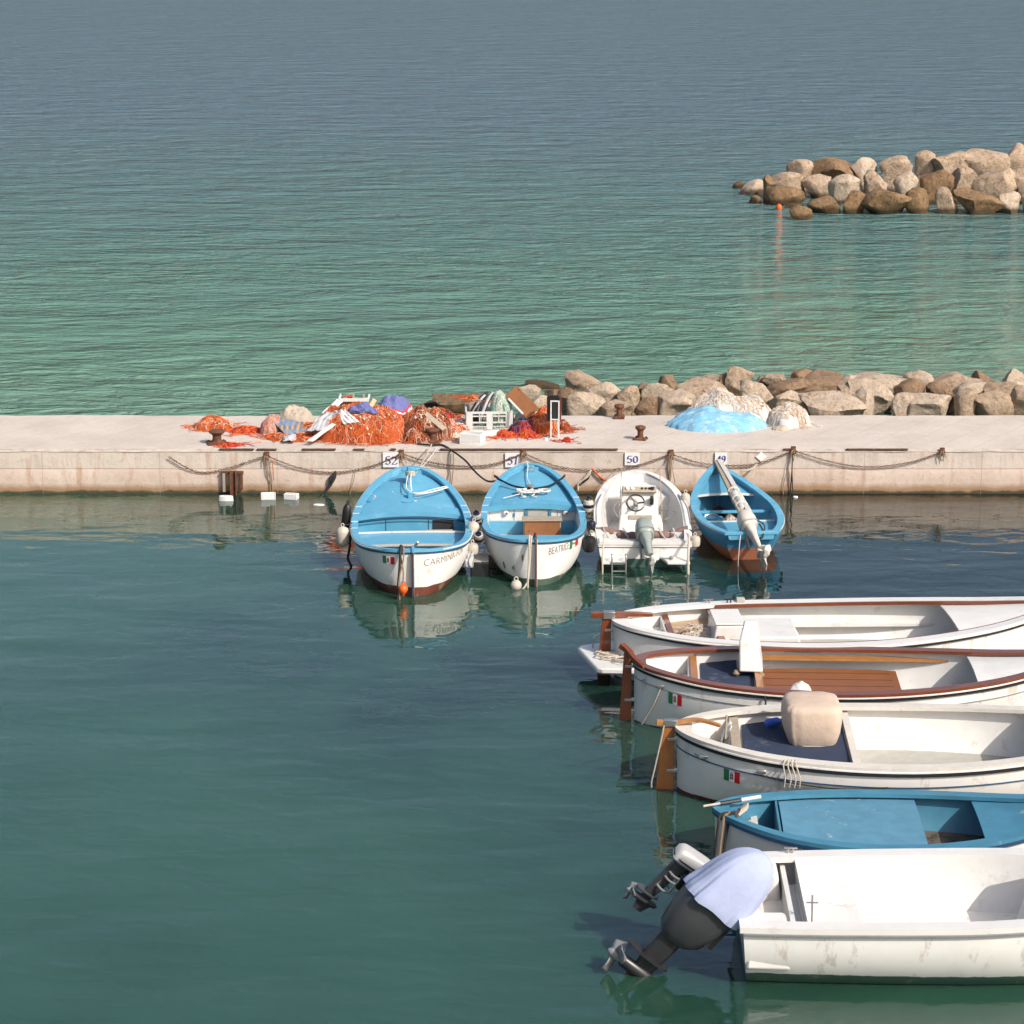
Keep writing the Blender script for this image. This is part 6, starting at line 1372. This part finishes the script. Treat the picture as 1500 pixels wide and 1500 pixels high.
q = MB(); q.box(hB.npt(.062, .62, -1, .02), (.10, .04, .04)); q.build('chock', 'steel', B_, bevel=.008)
q = MB(); q.bar((-LB / 2 + .68, -.1, .48), (-LB / 2 + .69, -.45, .64), .03, .03); q.bar((-LB / 2 + .68, .25, .46), (-LB / 2 + .68, .25, .65), .04, .03); q.build('bulkhead_batten', 'honey_v', B_)

for k in range(5):
    q = MB(); yy = -.56 + .28 * k; q.hexa([(-1.18, yy - .004, .497), (.5, yy - .004, .497), (.5, yy + .004, .497), (-1.18, yy + .004, .497), (-1.18, yy - .004, .504), (.5, yy - .004, .504), (.5, yy + .004, .504), (-1.18, yy + .004, .504)]); q.build('floor_seam', 'dark_seam', B_)
# ---- C: white boat with beige gunwale
C_, LC = boat('white boat with a beige gunwale and orange wooden rudder, moored on the right', 'boat', 2.0, 29.78, 7.8, 29.52)
hC = Hull(LC, 1.20, .45, [(0, .80), (.2, .74), (.5, .72), (.8, .82), (1, 1.0)], -.3, (2.3, 1.6), (2.0, 1.3), m=2.5, n=1.6, rake0=.01, rake1=.2)
hC.skin('hull_wred', C_); hC.inner('white', C_, .18); hC.rail('offwhite', C_, .14, .028, .045); hC.strake('white', C_, -.035, .018, .018, 'white_edging'); hC.strake('black', C_, -.075, .022, .010); hC.strake('navy_trim', C_, -.235, .009, .004, 'hull_line')
hC.plate('sole_grey', C_, .03, .95, .19, 'sole', 0, .04); hC.plate('sole_grey', C_, .02, .11, .42, 'stern_deck', 0, .05)
hC.bulk('white', C_, .112, .18, .67, 'stern_bulkhead'); hC.plate('greywood', C_, .106, .126, .70, 'bulkhead_capping', 0, .04, .035)
hC.plate('white', C_, .126, .36, .56, 'cockpit_bench', 0, .045); hC.plate('navy_cloth', C_, .132, .352, .575, 'navy_tarpaulin', .03, .06, .012)
hC.bulk('white', C_, .362, .18, .62, 'thwart_bulkhead'); hC.plate('offwhite', C_, .355, .37, .65, 'thwart_capping', 0, .04, .03); hC.plate('white', C_, .74, .97, lambda t: hC.h(t) - .06, 'foredeck', .05, .05)
WC = lambda x, y, z: Wp(C_, x, y, z)
rudder(C_, hC, 'honey_v', .80, .20)
tillerbar(C_, [(-LC / 2 - .25, .0, .845), (-LC / 2 - .02, .0, .85), (-LC / 2 + .25, .0, .885), (-LC / 2 + .52, -.10, .85)], .08, .065, 'honey', (-LC / 2 - .08, .0, .847))
rope('thin white line hanging from the tiller of the beige gunwale boat down its rudder', [WC(-LC / 2 - .16, -.05, .82), WC(-LC / 2 - .20, -.05, .6), WC(-LC / 2 - .26, -.05, .3), WC(-LC / 2 - .30, -.04, .1), WC(-LC / 2 - .30, -.02, .02)], .010, 'rope')
cc_ = WC(-1.27, .22, .575); q = MB(); NS = 48
for z, rx, ry in ((.0, .27, .30), (.05, .30, .33), (.16, .33, .36), (.30, .345, .38), (.44, .345, .38), (.50, .325, .36), (.525, .27, .30), (.53, .12, .14)):
    for k in range(NS):
        a = 2 * math.pi * k / NS; c, s_ = math.cos(a), math.sin(a); f = 1 + .05 * noise.noise(Vector((c * 3, s_ * 3, z * 2.5))) + .025 * noise.noise(Vector((c * 7, s_ * 7, z * 4)))
        q.v.append((rx * f * math.copysign(abs(c) ** .45, c), ry * f * math.copysign(abs(s_) ** .45, s_), z))
for i in range(7):
    for k in range(NS): q.f.append((i * NS + k, i * NS + (k + 1) % NS, (i + 1) * NS + (k + 1) % NS, (i + 1) * NS + k)); q.m.append(0)
q.f.append(tuple(7 * NS + k for k in range(NS))); q.m.append(0)
t = thing('covered_box', 'beige canvas covered box standing on the navy tarpaulin of the middle right boat', 'covered box', cc_)
q.build('canvas_cover', 'beige_cover', t, smooth=70)
q = MB(); q.tube([(.275 * math.copysign(abs(math.cos(a)) ** .6, math.cos(a)), .325 * math.copysign(abs(math.sin(a)) ** .6, math.sin(a)), .025) for a in [k * .1309 for k in range(48)]], .009, 5, True); q.build('draw_cord', 'rope', t)
bo = thing('blue_bottle', 'blue plastic bottle lying on the navy tarpaulin of the middle right boat', 'bottle', WC(-1.80, .55, .665), .0)
g = Matrix.Rotation(R(90), 4, 'Y') @ Matrix.Rotation(R(-30), 4, 'X')
q = MB(); q.lathe([(0, 0), (.05, .01), (.055, .03), (.055, .17), (.03, .22), (.025, .24), (0, .241)], g, 14); q.build('bottle_body', 'bottle_blue', bo)
q = MB(); q.lathe([(.03, .235), (.03, .27), (0, .272)], g, 10); q.build('bottle_cap', 'white_clean', bo)
pd = thing('paddle', 'short dark bladed paddle hanging on the stern bulkhead of the middle right boat', 'paddle', WC(-LC / 2 + .58, -.12, .56))
q = MB(); q.loft([(-.16, 0, 0, .01, .05, 2), (-.14, 0, 0, .014, .075, 2), (0, 0, 0, .014, .08, 2), (.10, 0, 0, .014, .05, 2), (.13, 0, 0, .014, .015, 2)], n=16); q.build('blade', 'motor_black', pd)
q = MB(); q.tube([(0, 0, .12), (.02, .10, .40)], .013, 6); q.build('shaft', 'greywood', pd)
cloth('pale rag hung over the stern bulkhead of the middle right boat', 'hanging_rag', [WC(-LC / 2 + .66, .45, .74), WC(-LC / 2 + .67, .18, .735), WC(-LC / 2 + .56, .12, .47), WC(-LC / 2 + .56, .38, .50)], 'white_cloth', .02, .05, seed=82, nu=12, nv=14)
rope('dark strap hanging beside the pale rag in the middle right boat', [WC(-LC / 2 + .60, .10, .70), WC(-LC / 2 + .55, .04, .55), WC(-LC / 2 + .5, .0, .47), WC(-LC / 2 + .48, -.10, .44)], .014, 'darkrope')
hC.decal(C_, -1, t_of(hC, C_, at(1066, 1146, .40).x), t_of(hC, C_, at(1089, 1147, .40).x), .36, .51, ['green_flag', 'white_flag', 'red_flag'], emblem=True, slope=-.02)
for k in range(8):
    xl = 1024 + k * 2.7; hC.decal(C_, -1, t_of(hC, C_, at(xl, 1122, .6).x), t_of(hC, C_, at(xl + 1.5, 1122, .6).x), .575 - .006 * k, .603 - .006 * k, ['letter'], 'faint_lettering')
for t in (.055, .17): q = MB(); q.box(hC.npt(t, .60 if t < .1 else .575, -1, .02), (.11, .04, .04)); q.build('chock', 'steel', C_, bevel=.008)
rope('thin dark line running along the near side of the beige gunwale boat', [Wp(C_, *hC.npt(t, hC.h(t) - .22 - .05 * math.sin((t - .17) / .25 * 3.1), -1, .02)) for t in (.17, .22, .27, .32, .37, .42)], .010, 'darkrope')
q = MB(); 
for k in range(4): q.tube(smooth_path([WC(-1.66 + .04 * k, -1.04, .76), WC(-1.68 + .05 * k, -1.12, .71), WC(-1.66 + .05 * k + rnd.uniform(-.03, .03), -1.16, .57), WC(-1.67 + .06 * k, -1.16, .46)], 4), .008, 5)
mesh_thing(q, 'rope_lashing', 'rope', 'pale rope ends lashed over the near gunwale of the middle right boat', 'rope')

mat['dark_bilge'] = M('dark_bilge_planks', (.13, .105, .085), .8, .3, 5, stain=((.03, .026, .022), 6, .5))
# ---- D: dusty blue boat
D_, LD = boat('worn dusty blue boat with white lower hull, between the beige gunwale boat and the motorboat', 'boat', 2.28, 27.43, 6.5, 27.25)
hD = Hull(LD, .93, .45, [(0, .64), (.2, .55), (.5, .52), (.8, .60), (1, .8)], -.3, (2.1, 1.5), (2.0, 1.3), m=2.3, n=1.5, rake0=.02, rake1=.15)
hD.skin('hull_w', D_); hD.inner('blue_dusty', D_, .10); hD.rail('blue_dusty', D_, .13, .025, .045); hD.strake('navy_trim', D_, -.05, .035, .0)
hD.plate('blue_dusty', D_, .02, .065, lambda t: hD.h(t) - .03, 'stern_deck', 0, .03); hD.plate('dark_bilge', D_, .05, .95, .12, 'sole', 0, .04)
hD.bulk('blue_dusty', D_, .17, .10, .52, 'bulkhead'); mat['blue_worn'] = M('worn_pale_blue_deck', (.095, .25, .36), .6, .25, 4, stain=[((.45, .50, .50), 5, .63, (1, 1, 1), .75), ((.07, .14, .19), 8, .62, (1, 1, 1), .6)])
hD.plate('blue_worn', D_, .165, .55, lambda t: hD.h(t) - .06, 'mid_deck', .02, .08); hD.thwart('offwhite', D_, .11, .36, .08, .03)
hD.plate('blue_dusty', D_, .70, .97, lambda t: hD.h(t) - .05, 'foredeck', .03, .05)
WD = lambda x, y, z: Wp(D_, x, y, z)
q = MB(); q.bar((-LD / 2 + .45, .1, .28), (-LD / 2 + .40, .2, .42), .035, .02); q.box((-LD / 2 + .55, -.1, .2), (.2, .3, .14)); q.build('wood_block', 'greywood', D_, bevel=.006)
oar = thing('oar_handle', 'white and dark handled boat hook lying across the tip of the dusty blue boat', 'boat hook', WD(-LD / 2 + .0, .10, .69))
a_, c_ = at(1030, 1181, .68), at(1114, 1167, .70); o_ = Vector(oar.location)
q = MB(); q.tube([a_ + (c_ - a_) * .66 - o_, c_ - o_], .022, 8); q.build('white_grip', 'foam', oar); q = MB(); q.tube([a_ + (c_ - a_) * .30 - o_, a_ + (c_ - a_) * .655 - o_], .024, 8); q.build('dark_shaft', 'motor_black', oar); q = MB(); q.tube([a_ - o_, a_ + (c_ - a_) * .295 - o_], .014, 8); q.build('rope_end', 'rope', oar)
for i, (lb, dx) in enumerate((('first', 0), ('second', .05), ('third', .10))):
    rope('%s dark rope strand hanging from the tip of the dusty blue boat into the water' % ('left', 'middle', 'right')[i], [WD(-LD / 2 + .22 - .02 * i, -.22, .66), WD(-LD / 2 + .06 + dx, -.24, .64), WD(-LD / 2 + .03 + dx, -.28, .5), WD(-LD / 2 + .0 + dx, -.30, .2), WD(-LD / 2 - .03 + dx * 1.4, -.30, -.05), WD(-LD / 2 - .02 + dx * 1.4, -.30, -.2)], .018, 'darkrope' if i != 1 else 'brown_rope')
q = MB()
for k in range(7): q.tube([WD(-LD / 2 + .26 + .012 * k + .03 * math.cos(a), -.20 + .09 * math.sin(a) + .01 * k, .66 + .035 * math.cos(a) + .006 * k) for a in [j * .5236 for j in range(12)]], .014, 5, True)
mesh_thing(q, 'rope_knot', 'rope', 'pale rope knotted round the near gunwale at the tip of the dusty blue boat', 'rope')

# ---- E: white motorboat with outboards at the bottom right
E_, LE = boat('white motorboat with two outboards at the bottom right corner of the picture', 'motorboat', 2.32, 24.90, 7.6, 24.75)
hE = Hull(LE, 1.06, .40, [(0, .68), (.2, .70), (.5, .74), (.8, .84), (1, .95)], -.3, transom=.98, e1=(2.0, 1.4), m=2.6, n=1.6, rake0=.06, rake1=.3)
hE.skin('hull_motor', E_); hE.rail('white_clean', E_, .16, .03, .06); hE.strake('motor_grey', E_, -.06, .016, .026)
hE.inner('white_clean', E_, .16, .16, t0=.10, t1=.96, name='inner_liner'); hE.plate('white', E_, .10, .95, .165, 'sole', 0, .14)
hE.bulk('white_clean', E_, .10, -.1, .60, 'motor_well', th=.05, inset=.04); hE.plate('white', E_, .008, .10, .36, 'well_floor', 0, .03)
for s in (-1, 1):
    q = MB(); q.hexa([(-LE / 2 + .03, s * .72 - .22, .2), (-LE / 2 + .5, s * .72 - .22, .2), (-LE / 2 + .5, s * .72 + .22, .2), (-LE / 2 + .03, s * .72 + .22, .2), (-LE / 2 + .06, s * .72 - .20, .655), (-LE / 2 + .46, s * .72 - .20, .655), (-LE / 2 + .46, s * .72 + .24, .655), (-LE / 2 + .06, s * .72 + .24, .655)]); q.build('stern_quarter', 'white_clean', E_, bevel=.04)
q = MB(); q.box((-LE / 2 + .92, 0.02, .31), (.80, 1.45, .30)); q.build('stern_seat', 'white_clean', E_, bevel=.04)
q = MB(); q.box((-LE / 2 + .95, .02, .475), (.62, 1.30, .03)); q.build('seat_cushion', 'white', E_, bevel=.014)
q = MB(); q.lathe([(.075, .66), (.075, .72), (.06, .74), (.0, .742)], Matrix.Translation((-LE / 2 + .33, .62, .0)), 18); q.build('filler_cap', 'sole_grey', E_)
q = MB(); q.tube([(-LE / 2 + .30, .50, .68), (-LE / 2 + .30, .50, .30)], .05, 10); q.build('drain_post', 'white_clean', E_)
cleat(E_, -LE / 2 + .62, .98, .72, 'steel'); 
q = MB(); q.hexa([(.3, -.5, .17), (1.2, -.5, .17), (1.2, .5, .17), (.3, .5, .17), (.5, -.42, .95), (1.0, -.42, 1.05), (1.0, .42, 1.05), (.5, .42, .95)]); q.build('console', 'white_clean', E_, bevel=.04)
q = MB(); q.tube([(-LE / 2 + .72, -.55, .50), (-LE / 2 + .72, -.55, .86)], .011, 6); q.tube([(-LE / 2 + .66, -.55, .78), (-LE / 2 + .78, -.55, .78)], .009, 6); q.build('stern_pole', 'steel', E_)
# silver outboard, tilted up
p0, p1 = at(1014, 1252, 1.08), at(950, 1322, .50)
ax = (p0 - p1); mtxE = Matrix.Translation(E_.location) @ E_.rotation_euler.to_matrix().to_4x4()
inv = mtxE.inverted()
sc1 = ax.length / .92
g = frame_of(p0 - ax.normalized() * .26 * sc1, ax, (-.6, -.1, .8))
outboard(E_, inv @ g, 'cowl_silver', 'motor_dark', 'motor_grey', sc1, 1)
axn = ax.normalized(); sdv = axn.cross(Vector((0, 1, 0))).normalized(); mo1 = [q for q in bpy.data.objects if q.parent == E_ and q.name.startswith('outboard_motor')][-1]
for k, sg in enumerate((1, -1)):
    q = MB(); a = p1 + ax * .30 + Vector((0, -.03, 0)) + sdv * .075 * sg; q.tube([inv @ a, inv @ (a + ax * .42)], .014, 7); q.build('tilt_rod', 'steel', mo1)
for u in (.34, .52, .62):
    q = MB(); c0 = inv @ (p1 + ax * u); gx = inv.to_3x3() @ axn; e1 = gx.orthogonal().normalized(); e2 = gx.cross(e1)
    q.tube([c0 + (e1 * math.cos(b) + e2 * math.sin(b)) * .085 for b in [j * .3491 for j in range(18)]], .012, 6, True); q.build('leg_collar', 'motor_grey', mo1)
# large outboard under a pale blue cover
c_ = at(1064, 1308, .86)
g2 = frame_of(Vector((c_.x - .16, c_.y, .72)), (.62, .05, .78), (-.8, .0, .6))
mo2 = outboard(E_, inv @ g2, 'motor_black', 'motor_black', 'motor_grey', 1.5, 0, False)
g3 = inv @ g2 @ Matrix.Scale(1.5, 4)
q = MB(); q.loft([(-.34, .05, 0, .10, .07, 3), (-.28, .04, 0, .16, .12, 3), (-.12, .02, 0, .20, .165, 3), (.06, .0, 0, .215, .19, 3)], g3, 28); q.build('lower_cowling', 'motor_dark', mo2, smooth=45)
cov = MB(); gi = inv @ g2 @ Matrix.Scale(1.42, 4)
prof = [(.02, .245, .235), (.06, .248, .236), (.10, .24, .23), (.16, .23, .222), (.26, .22, .21), (.36, .20, .19), (.44, .165, .155), (.50, .11, .105), (.535, .05, .05), (.54, .012, .012)]
NK = 96
for rz_, rx_, ry_ in prof:
    for k in range(NK):
        a = 2 * math.pi * k / NK; c, s_ = math.cos(a), math.sin(a); pw = 2 / 2.7
        f = 1 + (1 - max(0, rz_) / .6) * (.012 * math.sin(a * 7 + rz_ * 5) + .13 * noise.noise(Vector((c * 2.6, s_ * 2.6, rz_ * 1.2))) + .07 * noise.noise(Vector((c * 6, s_ * 6, rz_ * 1.6)))) + .05 * noise.noise(Vector((c * 1.5, s_ * 1.5, 7)))
        zz = rz_ + (.03 * noise.noise(Vector((c * 1.5, s_ * 1.5, 3))) if rz_ < .12 else 0)
        cov.v.append(tuple(gi @ Vector((-.03 * max(0, rz_) * 4 + rx_ * f * math.copysign(abs(c) ** pw, c), ry_ * f * math.copysign(abs(s_) ** pw, s_), zz))))
for i in range(len(prof) - 1):
    for k in range(NK): cov.f.append((i * NK + k, i * NK + (k + 1) % NK, (i + 1) * NK + (k + 1) % NK, (i + 1) * NK + k)); cov.m.append(0)
cov.f.append(tuple((len(prof) - 1) * NK + k for k in range(NK))); cov.m.append(0)
oc = cov.build('motor_cover', 'lilac_cover', mo2, smooth=80)
m_ = oc.modifiers.new('soft', 'SUBSURF'); m_.levels = 1; m_.render_levels = 1
